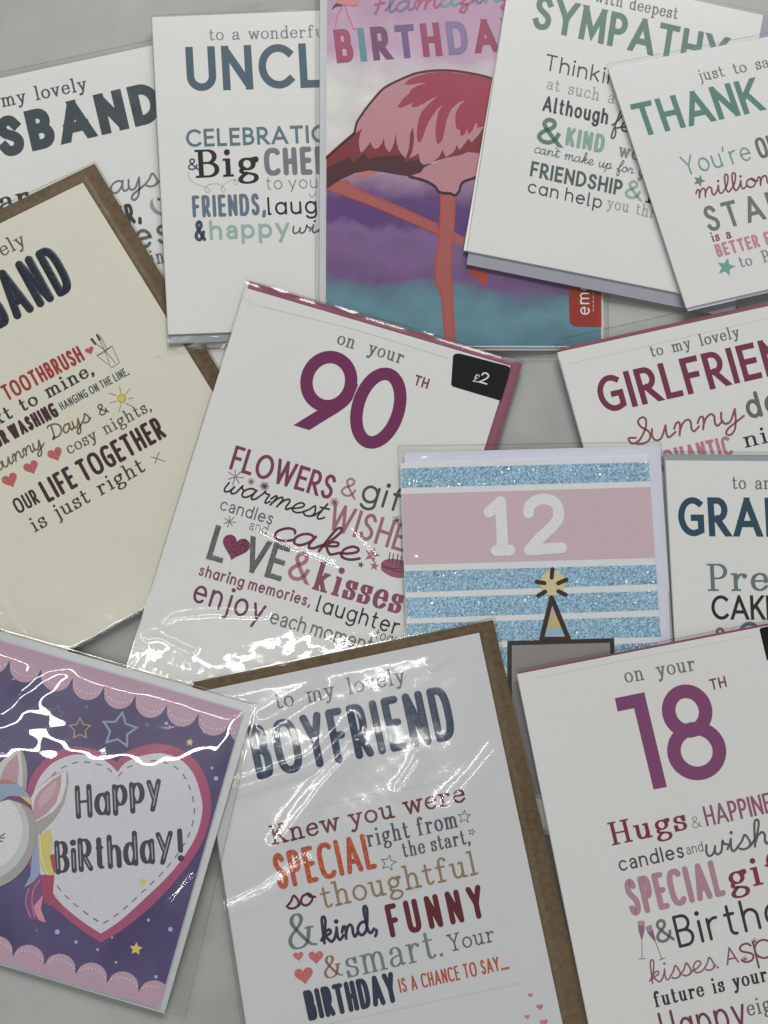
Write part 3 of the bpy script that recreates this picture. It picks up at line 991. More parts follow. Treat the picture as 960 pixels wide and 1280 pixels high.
# ================================================================== the cards, bottom of the pile first
# ---- white husband card
W = Card("white husband card with dark slate capitals, lying under the brown-edged husband card",
         [(-80, 115), (262, 41), (368, 519), (26, 593)], [(-79, 117), (261, 43), (366, 517), (27, 591)],
         [(-86, 108), (268, 33), (380, 526), (22, 602)], WHITE, WHITENV, up=(-35, -150))
W.text("to my lovely", 'ser', 2.5, 134, 110, 112, 18, 2.1, (70, 76, 76), sub=(3, 12))
W.text("HUSBAND", 'caps', 3, 198, 162, 160.5, 51, 12.6, (62, 69, 73), sub=(2, 6), name="heading", gap=.2)
W.text("ays", 'scr', 138, 244, 199, 232, 29, 2.5, (98, 106, 104))
W.text("FOREVER,", 'rnd', 160, 281, 178, 277, 26, 4.4, (56, 61, 63), sub=(6, 8))
W.text("kisses", 'soft', 172, 312.5, 214, 303, 34, 4.2, (86, 94, 94), sub=(4, 6))
W.text("in", 'ser', 189, 332, 207, 328, 20, 2.2, (96, 102, 102))
W.text("ar", 'serb', 0, 265, 40, 255, 26, 4.5, (48, 51, 53))
W.area("moon", [(190.7, 247), (187.3, 253), (187.4, 259), (191, 264.5), (196, 268), (203, 270), (203, 266), (197, 263), (193, 258.5), (191.2, 253)], (126, 140, 134))
W.star(198.4, 249, 3.2, 0, (60, 64, 64), inner=.4)
W.sleeve(seed=1, step=4, waves=((.00016, 60, 8), (.00005, 22, 8)), creases=(([(60, 84), (150, 120), (196, 150)], 5, .00035), ([(120, 66), (190, 92)], 4, .0003), ([(140, 150), (200, 186)], 5, .0003)))

# ---- cream husband card, kraft envelope
H = Card("cream husband card with a kraft brown envelope edge and a small sun drawing",
         [(-229, 392), (103.5, 228.3), (368.7, 655.7), (32, 842)], [(-238, 377), (118, 204.4), (387, 650), (38, 836)],
         [(-244, 372), (119, 201.5), (393, 655), (36, 849)], CREAM, KRAFT, up=(-250, -455))
H.text("to my lovely", 'ser', 3, 321, 34, 305, 19, 2.0, (82, 86, 80), sub=(9, 12))
H.text("HUSBAND", 'rnd', 19.5, 401, 95.5, 361, 65, 10.6, (44, 48, 57), sub=(4, 7), name="heading", dome=.00035, mat=foil, gap=.2)
H.text("TOOTHBRUSH", 'rnd', 9.5, 501.6, 107, 450, 21, 3.3, (142, 56, 54))
H.heart(112, 438, 11, -22, (166, 78, 88))
H.text("next to mine,", 'ser', 28, 515.5, 113, 470, 18, 2.6, (52, 54, 52), sub=(5, 12))
H.text("OUR WASHING", 'rnd', 17, 550, 74.6, 519.2, 19, 3.7, (64, 46, 50), sub=(4, 11))
H.text("HANGING ON THE LINE.", 'rnd', 77.5, 513.2, 162, 468, 10.6, 1.5, (74, 82, 80))
H.text("Days", 'scr', 66, 551, 114, 526, 20, 2.1, (104, 90, 66))
H.text("Sunny", 'scr', -6, 592, 56, 558, 20, 2.0, (98, 88, 66))
H.text("&", 'soft', 126, 521, 137, 515, 15, 1.9, (98, 88, 72))
H.line("sun_ray", [[(149.4, 482.5), (151, 491)], [(162.5, 486), (156.8, 492.6)], [(166.8, 497.3), (160.3, 498.4)], [(165.6, 508), (157.5, 504.3)],
                   [(148.7, 515), (151.2, 505.5)], [(137.5, 503.7), (145.2, 501.4)], [(136.5, 491.3), (145, 494)]], 1.1, (150, 134, 66))
s = Sheet(); s.disc((152.2, 498), 5.2, 18); s.build("sun", H, ink((190, 172, 84)), .00005)
H.line("sun_outline", [[(152.2 + 5 * math.cos(a), 498 + 5 * math.sin(a)) for a in np.linspace(0, 6.0, 12)]], .7, (130, 112, 58), layer=2)
H.text("cosy nights,", 'ser', 86.5, 568.5, 186, 514.5, 16.3, 1.8, (86, 82, 68), sub=(0, 11))
H.text("OUR", 'rnd', 23, 643, 51, 628, 20, 3.0, (54, 47, 47))
H.text("LIFE TOGETHER", 'rnd', 60.5, 628.7, 209, 545.5, 29, 4.6, (60, 42, 46))
H.text("is just right", 'ser', 43, 666, 183, 588, 20, 2.3, (58, 61, 55))
H.line("kiss_mark", [[(188.5, 571), (197, 573.5), (206, 577)], [(199, 566), (196, 572), (194, 579)]], .9, (72, 72, 68))
for cx, cy, sz in ((12.5, 600, 20), (39, 584, 19), (69, 567.5, 19)):
    H.heart(cx, cy, sz, -24, (166, 90, 92))
H.line("toothbrush_cup", [[(121, 444.4), (140, 432.5), (149.4, 453.7), (140, 459.4), (121, 444.4)], [(121, 444.4), (129, 441.5), (140, 432.5)],
                          [(132, 438.5), (116.5, 427)], [(131, 438.5), (123, 421)], [(131.5, 439), (137, 455)], [(132, 439), (144.5, 454)], [(134, 437), (125, 419)]], .75, (84, 86, 80), smooth=False)
H.line("toothbrush_head", [[(114.5, 424), (119, 429.5)], [(121.5, 419), (124.5, 424.5)]], 3.2, (66, 68, 66), smooth=False)
H.line("mark", [[(194, 447.5), (197, 446), (200, 445.3)]], .7, (140, 142, 128))
H.sleeve(seed=2, step=3, waves=((.00012, 90, 8), (.00003, 26, 8)), creases=(([(0, 742), (20, 770), (42, 800)], 6, .0011), ([(14, 772), (26, 790), (40, 812)], 5, .0006), ([(60, 300), (90, 470), (140, 560)], 16, .0002)))

# ---- uncle card
U = Card("white uncle card with navy capitals and a clear flap folded at its foot",
         [(190, 21.5), (536, 8), (556, 406), (210.5, 418)], [(192, 23), (538, 10), (560, 416), (211, 430)],
         [(188.5, 19), (540, 5), (564, 426), (209, 438)], WHITE, GREYENV, up=(-25, -440))
U.text("to a wonderful", 'ser', 261, 50.5, 393, 46.5, 15.6, 1.5, (100, 110, 114), sub=(0, 12))
U.text("UNCLE", 'caps', 234.5, 114.2, 368, 110, 55.5, 9.4, (68, 86, 97), sub=(0, 3), name="heading", gap=.17)
U.text("CELEBRATION", 'caps', 233, 184, 386.5, 178.5, 22.2, 3.6, (86, 106, 116), sub=(0, 9))
U.text("&", 'caps', 235, 213, 248.5, 212.6, 15, 2.1, (74, 80, 98))
U.text("Big", 'serb', 244, 222.4, 325, 219, 35, 6.2, (38, 38, 38))
U.text("CHEERS", 'rnd', 331, 220, 391, 218, 35, 6.6, (106, 108, 116), sub=(0, 3))
U.text("to you", 'soft', 333, 237, 397, 235, 16.2, 1.3, (112, 122, 122))
U.line("swirl", [[(235, 215.6), (236.5, 222), (240, 227), (248, 231), (257, 234), (263, 238), (259.5, 240.6), (256, 236.5), (261, 231), (272, 230), (281, 236), (279, 240.6), (276.5, 236), (280, 231), (290, 225), (297, 226.6), (296.4, 231), (292.6, 229), (294, 222.6)]], 1.0, (150, 158, 154))
U.text("FRIENDS,", 'rnd', 241, 272, 325, 269, 27.6, 4.4, (90, 106, 120), sub=(0, 7))
U.text("laughter", 'soft', 335, 268.8, 396.5, 267, 22.5, 2.6, (36, 36, 36), sub=(0, 4))
U.text("&", 'rnd', 243.5, 302, 258, 301.2, 26.5, 4.3, (66, 72, 94))
U.text("happy", 'hum', 262.5, 300, 362, 296, 24.5, 3.9, (136, 160, 152))
U.text("wishes", 'scr', 366, 293, 397, 291.5, 20, 2.0, (82, 86, 86), sub=(0, 2))
U.line("swirl", [[(387, 242), (389, 246.5), (393, 244), (396, 240)]], 1.0, (120, 126, 124))
U.sleeve(seed=3, step=4, waves=((.00006, 120, 6), (.00002, 40, 6)), creases=(([(214, 405), (300, 402)], 3, .0002), ([(212, 424), (232, 419), (256, 426)], 3, .0005), ([(226, 433), (244, 428), (268, 431), (290, 424)], 3, .0005), ([(214, 437), (236, 434)], 2, .0004)))

# ---- flamingo card
Fm = Card("tall illustrated card with a pink flamingo standing over purple and teal water",
          [(408.5, -62), (748, -70), (752.5, 434), (406.5, 433)], [(400, -70), (752, -78), (755, 438), (399, 438)],
          [(394.5, -76), (757, -84), (761, 447), (394, 447)], WHITE, ASHENV, up=(-42, -348))


def water_print():
    """watercolour print: pale sky, mauve haze, purple cloud, teal water (the card's own artwork)"""
    m, nt, p = new_mat("watercolour_print")
    uv = nt.nodes.new("ShaderNodeUVMap")
    sx = nt.nodes.new("ShaderNodeSeparateXYZ")
    mp = nt.nodes.new("ShaderNodeMapping"); mp.inputs["Scale"].default_value = (9, 16, 1)
    n1 = nt.nodes.new("ShaderNodeTexNoise"); n1.inputs["Scale"].default_value = 1.4; n1.inputs["Detail"].default_value = 6; n1.inputs["Roughness"].default_value = .62
    ma = nt.nodes.new("ShaderNodeMath"); ma.operation = 'MULTIPLY_ADD'; ma.inputs[1].default_value = .055; ma.inputs[2].default_value = -.0275
    ad = nt.nodes.new("ShaderNodeMath"); ad.operation = 'ADD'
    wx = nt.nodes.new("ShaderNodeMath"); wx.operation = 'MULTIPLY_ADD'; wx.inputs[1].default_value = -.035; wx.inputs[2].default_value = .019
    ad2 = nt.nodes.new("ShaderNodeMath"); ad2.operation = 'ADD'
    rp = nt.nodes.new("ShaderNodeValToRGB")
    stops = [(-1, (158, 126, 152)), (66, (168, 142, 162)), (92, (182, 174, 179)), (130, (192, 192, 188)), (196, (186, 180, 182)), (216, (152, 128, 148)), (236, (124, 98, 128)),
             (256, (86, 62, 110)), (283, (82, 58, 104)), (296, (112, 88, 126)), (326, (108, 84, 120)), (352, (102, 78, 114)), (364, (86, 110, 124)), (390, (92, 126, 136)), (430, (80, 112, 124))]
    el = rp.color_ramp.elements
    while len(el) < len(stops):
        el.new(.5)
    for e, (v, c) in zip(el, stops):
        e.position = max(0.0, v / 1280.0 / .4); e.color = alb(c)
    sc = nt.nodes.new("ShaderNodeMath"); sc.operation = 'DIVIDE'; sc.inputs[1].default_value = .4
    n2 = nt.nodes.new("ShaderNodeTexNoise"); n2.inputs["Scale"].default_value = 3.0; n2.inputs["Detail"].default_value = 5
    mr = nt.nodes.new("ShaderNodeMapRange"); mr.inputs[1].default_value, mr.inputs[2].default_value = .3, .7; mr.inputs[3].default_value, mr.inputs[4].default_value = .9, 1.1
    hs = nt.nodes.new("ShaderNodeHueSaturation")
    L = nt.links.new
    L(uv.outputs[0], sx.inputs[0]); L(uv.outputs[0], mp.inputs[0]); L(mp.outputs[0], n1.inputs["Vector"]); L(mp.outputs[0], n2.inputs["Vector"])
    L(n1.outputs["Fac"], ma.inputs[0]); L(ma.outputs[0], ad.inputs[0]); L(sx.outputs["Y"], ad.inputs[1])
    L(sx.outputs["X"], wx.inputs[0]); L(ad.outputs[0], ad2.inputs[0]); L(wx.outputs[0], ad2.inputs[1])
    L(ad2.outputs[0], sc.inputs[0]); L(sc.outputs[0], rp.inputs[0])
    L(rp.outputs[0], hs.inputs["Color"]); L(n2.outputs["Fac"], mr.inputs[0]); L(mr.outputs[0], hs.inputs["Value"]); L(hs.outputs[0], p.inputs["Base Color"])
    p.inputs["Roughness"].default_value = .4
    return m


Fm.area("watercolour_background", [(409, -58), (747, -66), (751.6, 432.6), (407, 431.8)], (0, 0, 0), mat=water_print())
CORAL, CORALD = (148, 84, 82), (160, 72, 60)
thigh = [(409, 236), (420, 228), (432, 224), (438, 230), (448, 237), (500, 259), (546.6, 280), (550, 293), (514.6, 278), (460, 255), (423, 241.5)]
Fm.area("flamingo_leg", thigh, CORAL, 1)
Fm.area("flamingo_leg", [(565, 288), (581, 298), (578, 308), (565, 300)], CORAL, 1)
Fm.line("flamingo_leg_outline", [[(432, 224.5), (448, 237), (500, 259), (547, 280.5)], [(409, 237), (423, 241.5), (460, 255), (514.6, 278), (549, 293)]], 2.0, CORALD, 2)
Fm.area("flamingo_leg", [(551, 243), (569.6, 244), (568, 287), (564, 337), (565.6, 352), (566, 374), (569.5, 440), (557, 440), (551.5, 369), (545, 356), (544.5, 331), (549, 292)], CORAL, 3)
Fm.line("flamingo_leg_outline", [[(551.5, 243), (549.5, 292), (545, 331), (545.5, 355), (552, 370), (557.5, 440)], [(569, 244), (567, 287), (563, 337), (565, 352), (565.4, 374), (569, 440)]], 2.0, CORALD, 4)
Fm.area("flamingo_foot", [(586, 335), (609, 339), (610, 354), (601, 356.5), (599.5, 346), (594, 348), (588, 344)], (152, 64, 54), 1)
Fm.area("flamingo_feather", [(441, 221), (455, 214), (478, 214), (462, 219), (450, 222)], (170, 100, 90), 1)
Fm.area("flamingo_wing_underside", [(408, 196.2), (425, 181), (443, 165), (480, 150), (560, 150), (640, 150), (640, 200), (598, 192), (575, 195), (555, 198), (529, 206.5), (523, 199), (506, 202), (505, 193), (490, 194.5), (475.7, 195), (460, 199), (456.4, 191.6), (440, 203.5), (437, 195.6), (420, 204), (408, 210)], (112, 46, 52), 2)
Fm.area("flamingo_wing_tip", [(408, 210), (420, 204), (437, 195.6), (440, 203.5), (456.4, 191.6), (460, 199), (475.7, 195), (490, 194.5), (505, 193), (506, 202), (523, 199), (529, 206.5), (541.5, 204), (532, 209.5), (527, 215.5), (511.7, 220.5), (490, 217), (479.7, 215), (462.4, 213), (444, 216), (426.6, 224), (408, 236)], (68, 40, 44), 3)
body = [(443.2, 165.7), (445.8, 153.7), (451, 145), (459.8, 132.5), (474.4, 115.2), (483, 108), (498, 100.3), (517, 92.4), (532, 89.2), (544, 88), (558, 87.8), (571, 88.8), (593, 92.2), (614, 97.6), (640, 108)]
bodys = [tuple(p) for p in smooth_pts(body, 4)]
Fm.area("flamingo_body", bodys + [(650, 150), (603, 161), (598, 169), (589.5, 178), (587, 175), (584.8, 174), (580, 181), (574, 187.6), (572.5, 184), (570.6, 181.6), (569, 187), (565.8, 191), (557.7, 196.5), (555.5, 193), (553, 187), (549, 196), (544, 200.5), (537, 204), (529.3, 206), (526, 203.5), (524.5, 199), (523, 191.7), (518, 195), (511.5, 197.8), (515, 190), (517, 180), (517.6, 170), (515.7, 158.5), (512.4, 169), (511.4, 185), (507, 197.8), (502, 193), (498, 186), (495.6, 177), (494.6, 165.7), (493, 176.3), (490.6, 184), (487, 190.3), (483.6, 187), (481, 181.6), (479.7, 172.3), (478, 178), (475.7, 181.6), (472.6, 185), (469, 186.3), (466, 184), (463, 177.6), (460, 182), (457, 185.6), (454, 189), (451, 191), (449, 184), (448.6, 175), (450.6, 166), (454.2, 158.4), (450, 163), (444.5, 166.4)], (164, 118, 126), 4)
Fm.area("flamingo_plumage", [(505.6, 105), (510, 100), (517, 96.4), (534.7, 91.2), (548, 90), (560.4, 89.9), (590, 93.4), (613, 98.8), (640, 110), (640, 150), (602.4, 158.5), (596.3, 160), (596.6, 156), (595.6, 153), (593, 157), (590, 164), (586, 168), (584.6, 165), (584, 161), (581, 167), (576.7, 170.7), (575, 166), (575.3, 161), (572, 162.6), (570, 158), (569, 150.4), (569.4, 144), (571, 138), (575, 131), (582, 125.4), (576, 126.6), (571, 130), (566, 134.6), (561.8, 141), (558.4, 150), (556, 161), (553.6, 173.4), (551, 178), (548, 180), (546, 178), (545, 173.4), (544.2, 165), (545, 155.8), (546.4, 147), (548, 139.6), (553, 130.8), (547, 136), (541.5, 143.6), (536, 152), (532, 161), (529.4, 169), (526.6, 176), (524.4, 178), (522.5, 177.5), (521.2, 171), (521, 164), (521.8, 156), (523.8, 147.7), (527, 140), (533, 132.8), (540, 126), (547.5, 120.2), (540, 123), (530.6, 128.7), (522, 133), (514.4, 133.8), (515, 130), (517.8, 126.7), (512, 130), (507.6, 132), (502, 134.6), (498, 134), (497.6, 131.6), (500, 128.7), (505, 122), (511.7, 116.6), (513.7, 111.8), (522, 107), (534, 103.3), (525, 103.6), (517, 105), (510, 106)], (138, 52, 72), 5)
Fm.area("flamingo_belly", [(511.7, 220.4), (526, 215.6), (530.6, 208.8), (541.5, 204.2), (555, 198), (575.3, 194), (585, 190), (598, 191.5), (640, 196), (640, 214), (612, 215), (593, 221.5), (578, 227.6), (574, 238.4), (568.5, 243.8), (563, 241), (551, 240.5), (542.8, 231.7), (530.6, 225)], (164, 118, 126), 6)
Fm.line("flamingo_outline", [body[:], [(511.7, 220.4), (530.6, 225.4), (542.8, 232), (550, 240), (563, 241.5), (568.5, 244), (574, 238.4), (578, 228), (593, 222), (612, 215)], [(408.4, 196.4), (425, 181.5), (443, 166)]], 2.7, (66, 30, 38), 7)
Fm.text("BIRTHDAY", 'cond', 421.3, 78.7, 624, 64.5, 42, 8.2, None, sub=(0, 7), gap=.3, space=.5, layer=.00012,
        colors=[(140, 66, 94), (80, 124, 134), (104, 62, 94), (98, 78, 120), (134, 60, 88), (120, 102, 138), (132, 56, 84), (80, 126, 120)])
Fm.text("Flamazing", 'scr', 462, 19, 591, 6, 25, 2.9, None, sub=(0, 6), layer=.00012, slant=.2,
        colors=[(152, 74, 104), (104, 92, 130), (112, 94, 134), (152, 74, 104), (90, 136, 134), (152, 74, 104), (106, 94, 132), (90, 136, 134), (152, 74, 104)])
Fm.area("little_flamingo_body", [(421, -14), (450, -16), (448, 2), (447, 6), (440, 7.6), (436, 6), (430, 7), (424, 4.6), (420, 4)], (182, 110, 114), 5)
Fm.area("little_flamingo_wing", [(414.4, 12), (417, 7), (420, 4), (425, 5), (429, 5.8), (427, 7.4), (421, 7.6), (417.6, 9.6)], (60, 44, 50), 6)
Fm.line("little_flamingo_leg", [[(427.5, 9), (424, 14), (421.3, 21), (419.3, 34)], [(432, 8), (433.6, 14), (437, 23), (441.5, 35), (444.5, 35.6)]], 1.2, (184, 98, 92), 5)
Fm.area("maker_tab", [(710.6, 340), (751.2, 340), (752, 408.2), (722, 407.8), (716.5, 406.4), (713.2, 403.4), (712, 399)], (132, 50, 42), 6)
Fm.text("emotional", 'soft', 737.3, 393.5, 736.2, 352, 16.5, 1.7, (214, 202, 192), sub=(0, 3), up=(-1, 0), layer=.00026)
Fm.line("maker_tab_small_print", [[(741.6, 389 - k * 5.2), (741.5, 386 - k * 5.2)] for k in range(7)], .8, (206, 170, 160), 7, smooth=False)
Fm.sleeve(seed=4, step=5, waves=((.00008, 130, 6), (.00002, 40, 6)))

# ---- sympathy card
S = Card("white sympathy card with green capitals and a lilac envelope along its foot",
         [(641, -49), (954, 19), (893, 375), (580, 312.8)], [(645, -46), (985, 26), (917, 398), (583.2, 330.6)],
         [(640, -53), (990, 22), (921, 405), (579.5, 334)], WHITE, LILAC, up=(50, -330))
S.text("with deepest", 'ser', 786, 11, 847, 24.2, 15.6, 1.7, (92, 97, 93), sub=(5, 12))
S.text("SYMPATHY", 'caps', 665, 34.8, 815.5, 69.3, 43, 7.2, (84, 112, 100), sub=(0, 5), name="heading", gap=.14)
S.text("Thinking", 'soft', 680.5, 87.4, 754.5, 104, 20.5, 2.0, (62, 64, 62), sub=(0, 6))
S.text("at such a time", 'ser', 682.5, 111, 768, 130, 15.5, 1.5, (135, 146, 138), sub=(0, 9), space=.7)
S.text("Although", 'soft', 677.5, 138.4, 759, 156, 19.8, 3.0, (58, 60, 58))
S.text("feel", 'scr', 764, 161, 786, 166.5, 27, 2.2, (70, 74, 72), sub=(0, 2))
S.text("&", 'caps', 670, 178, 700.5, 184.4, 34, 5.4, (84, 114, 100))
S.text("KIND", 'rnd', 706, 181.5, 754, 192, 23.5, 4.8, (122, 150, 134))
S.text("words", 'ser', 772, 195.5, 799, 201.2, 19, 2.4, (112, 118, 114), sub=(0, 2))
S.text("can't make up for you", 'scr', 667, 191, 791, 218, 13.5, 1.2, (92, 100, 98), sub=(0, 17))
S.text("FRIENDSHIP", 'caps', 662, 220, 776.5, 244.5, 19.2, 3.3, (74, 86, 86))
S.text("&", 'caps', 780, 247, 801, 251.5, 24, 3.5, (134, 154, 148))
S.text("L", 'serb', 805, 252.4, 830, 258, 22, 4.5, (42, 43, 43))
S.text("can help", 'soft', 659, 240.5, 751.5, 261, 17, 1.9, (66, 68, 66))
S.text("you through", 'ser', 758, 259.6, 819, 273, 15.2, 1.5, (136, 146, 138), sub=(0, 7))
S.sleeve(drop=45, seed=5, step=6, waves=((.00003, 140, 5),), gap=.0002)

# ---- thank you card
T = Card("white thank you card with teal capitals and a teal star, topmost at the upper right",
         [(760, 86), (1100, 20), (1195, 308), (858, 385)], [(762, 84), (1101, 18), (1196, 312), (860, 389)],
         [(757.5, 80), (1102, 13), (1200, 316), (859, 396)], WHITE, WHITENV, up=(-14.5, -42))
T.text("just to say", 'ser', 875, 101.7, 963, 83.5, 15.2, 1.5, (98, 102, 100), sub=(0, 10), space=.8)
T.text("THANK YOU", 'caps', 801, 171.2, 956, 137.3, 42.5, 6.8, (80, 114, 108), sub=(0, 5), name="heading", gap=.14, space=1.0)
T.text("You're", 'soft', 857, 219.6, 941, 199.6, 25, 2.1, (104, 140, 136))
T.text("ONE", 'rnd', 950, 199, 975, 193, 27, 4.0, (94, 98, 93), sub=(0, 2))
T.star(874, 226, 8, 20, (112, 114, 110))
T.text("millions", 'scr', 871.5, 249, 965, 229.5, 22, 2.1, (120, 64, 78), sub=(0, 7))
T.text("STAR", 'caps', 887, 290, 958, 273.6, 32.5, 4.7, (102, 106, 100), sub=(0, 3), gap=.34)
T.text("is a", 'ser', 890.5, 302.7, 915.5, 297, 13, 1.6, (112, 58, 68), space=.9)
T.text("BETTER FRIEND", 'rnd', 897.5, 321.5, 951, 308.3, 16.6, 3.0, (172, 122, 132), sub=(0, 6), space=.9)
T.star(907.5, 334, 12, 12, (104, 144, 136))
T.text("to Put", 'ser', 925.5, 334.6, 964, 326, 15, 1.7, (112, 122, 118), sub=(0, 4), space=1.0)
T.sleeve(drop=45, seed=6, step=6, waves=((.00003, 140, 5),), gap=.0002)

# ---- ninetieth birthday card
N = Card("white ninetieth birthday card with plum foil numerals and a black price sticker",
         [(307.7, 360), (638, 457.3), (484, 950), (152.5, 850)], [(312, 351.6), (653, 454), (500, 953), (158, 848)],
         [(308, 349), (656, 451), (505, 957), (150, 858)], WHITE, MAROON, up=(145, -475))
N.text("on your", 'ser', 420, 429.6, 503, 455.2, 18, 2.1, (98, 104, 96), space=1.1)
N.text("90", 'caps', 358, 528.8, 489.5, 569.7, 104, 15.6, (104, 48, 82), name="heading", gap=.0)
N.text("TH", 'caps', 516.5, 480.5, 534, 486.2, 13, 2.3, (112, 62, 84))
N.text("FLOWERS", 'caps', 286, 586, 413, 625, 31, 4.2, (112, 58, 82), gap=.13)
N.text("&", 'caps', 424.5, 618.5, 443.5, 624.4, 25, 2.8, (152, 114, 124))
N.text("gifts", 'soft', 449.5, 626, 499, 641, 32, 3.5, (72, 74, 68), sub=(0, 3))
N.text("warmest", 'scr', 278, 615, 402, 651, 27, 2.3, (52, 44, 46), slant=.3)
N.text("WISHES", 'caps', 408, 660.5, 485, 684.5, 34.5, 4.1, (144, 96, 110), sub=(0, 4), gap=.15)
N.text("candles", 'hum', 274, 637, 339, 656, 16, 1.6, (86, 86, 86))
N.text("and", 'hum', 310.5, 661.5, 333, 668.3, 12.5, 1.1, (100, 100, 98))
N.text("cake", 'scr', 338, 673.5, 444, 703.5, 35, 3.3, (94, 48, 66), slant=.3)
N.text("L", 'cond', 257.3, 698, 277.5, 704.2, 44, 6.8, (92, 92, 92), dome=.0002, mat=foil)
N.text("V", 'cond', 301.2, 711.6, 327.2, 719.6, 44, 6.6, (92, 92, 92), dome=.0002, mat=foil)
N.text("E", 'cond', 330, 720.4, 350.5, 726.8, 45, 6.8, (92, 92, 92), dome=.0002, mat=foil)
N.heart(294.4, 683.5, 35, 17, (110, 54, 78), gloss=foil((110, 54, 78)))
N.text("&", 'caps', 357.5, 722.3, 384, 731, 38, 4.9, (152, 104, 116))
N.text("kisses", 'serb', 388, 735.6, 500, 768, 37, 6.3, (120, 70, 86))
N.star(465, 693.7, 10.5, 20, (150, 106, 116)); N.star(451, 706, 4.4, 20, (102, 64, 78)); N.star(468, 707.5, 6.2, 10, (142, 104, 114))
N.burst(294.4, 596, 10.5, 7, 1.1, (118, 96, 104)); N.burst(314, 602, 4.6, 10, .8, (118, 90, 100)); N.burst(330.6, 607.7, 6, 12, 1.0, (92, 56, 68))
N.burst(287, 652, 7.6, 7, 1.0, (112, 96, 100)); N.burst(418, 627.5, 6, 10, .9, (120, 72, 86)); N.burst(496, 650.5, 6, 10, .8, (82, 56, 66))
N.area("cake_drawing", [(476.3, 704), (480, 700), (486, 698.6), (492, 698.4), (506, 701), (512, 704), (511, 719), (505, 722.4), (497.5, 722.6), (490, 721), (483, 717.6), (476.6, 713)], (132, 82, 102))
N.line("cake_drawing_line", [[(476.5, 708.4), (486, 711), (498, 714.6), (510, 715)], [(477, 704.5), (482, 708), (490, 710.6), (500, 710.4)]], .9, (84, 44, 60), 1)
N.line("cake_candle", [[(487.6, 690.5), (485.6, 703)], [(491.8, 692), (490, 705)], [(497.4, 693), (495.6, 706)], [(502, 695), (500, 707)]], 1.3, (92, 58, 72), 1, smooth=False)
N.text("sharing memories,", 'soft', 247.5, 719, 387, 758.7, 15, 2.2, (112, 64, 78), space=.55)
N.text("enjoy", 'soft', 239, 751.6, 327, 779, 32, 3.4, (98, 56, 72))
N.text("laughter", 'soft', 394, 764, 496.5, 794.2, 21.5, 2.3, (38, 38, 38))
N.text("each moment", 'hum', 336, 779, 463, 816, 20, 2.1, (94, 94, 92), space=.42, gap=.14)
N.text("together", 'hum', 468, 798, 489, 804, 13, 1.2, (84, 84, 82), sub=(0, 3))
pr = [(566.2, 445.2), (568.2, 442.6), (571.4, 441.9), (575.5, 442), (634.6, 457.4), (637.4, 459.6), (637.8, 462.6), (627, 499.2), (624.6, 500.3), (622, 499.8), (566.4, 483.4), (564, 481.2), (564, 478.6)]
N.area("price_sticker", pr, (16, 16, 16), 1, mat=ink((16, 16, 16), rough=.55, grain=.02))
N.text("\u00a3", 'ser', 590.4, 476.4, 598, 478.6, 10, 1.3, (205, 205, 202), name="price", layer=.00012)
N.text("2", 'caps', 598.3, 478, 608.6, 481, 14.6, 1.9, (205, 205, 202), name="price", layer=.00012)
N.line("embossed_line", [[(304, 372), (318, 380.6), (330, 384)], [(330, 384), (440, 411), (560, 448)]], .7, (178, 179, 174))
N.sleeve(seed=11, step=2.0, waves=((.00008, 110, 7), (.00002, 30, 8)), grain=.05,
         pleats=((((476, 952), (150, 856)), 12, .000055, 36),),
         creases=(([(186, 790), (215, 764), (260, 758), (330, 762)], 7, .0006), ([(322, 655), (360, 676), (420, 700)], 6, .0004), ([(186, 782), (240, 808)], 6, .0005), ([(440, 655), (470, 690)], 4, .0003), ([(330, 356), (352, 366), (372, 367)], 3, .0006), ([(400, 376), (440, 392), (452, 392)], 3, .0006), ([(512, 410), (540, 420)], 3, .0004)))

# ---- girlfriend card
G = Card("white girlfriend card with plum capitals and a thin maroon envelope edge on top",
         [(696.5, 440.5), (1036, 366), (1165, 833), (826, 907)], [(699.5, 435.5), (1037, 360), (1168, 834), (829, 909)],
         [(692.5, 425), (1036, 348), (1172, 838), (824, 914)], WHITE, MAROON, up=(-101, -357))
G.text("to my lovely", 'ser', 814, 446.6, 926, 421, 15.3, 1.7, (98, 102, 98), space=.8)
G.text("GIRLFRIEND", 'caps', 754, 517.4, 953.5, 472, 46, 7.2, (106, 52, 72), sub=(0, 8), name="heading", gap=.16)
G.text("Sunny", 'scr', 790, 559, 930, 526, 33, 2.6, (124, 76, 86), slant=.1)
G.text("days", 'soft', 936, 524.5, 954.5, 520.2, 33, 5.0, (98, 95, 92), sub=(0, 1))
G.text("ROMANTIC", 'cond', 822, 590, 917, 568.5, 25, 4.2, (164, 114, 124))
G.text("nights", 'serb', 931, 560, 962, 552.6, 21, 3.2, (46, 47, 46), sub=(0, 2))
G.line("embossed_line", [[(712, 455), (800, 434.6), (960, 398)]], .7, (180, 181, 177))
G.sleeve(drop=45, seed=7, step=5, waves=((.00005, 120, 6),), gap=.0002, creases=(([(692, 424), (712, 440)], 3, .0004), ([(704, 424), (696, 446)], 3, .0004)))

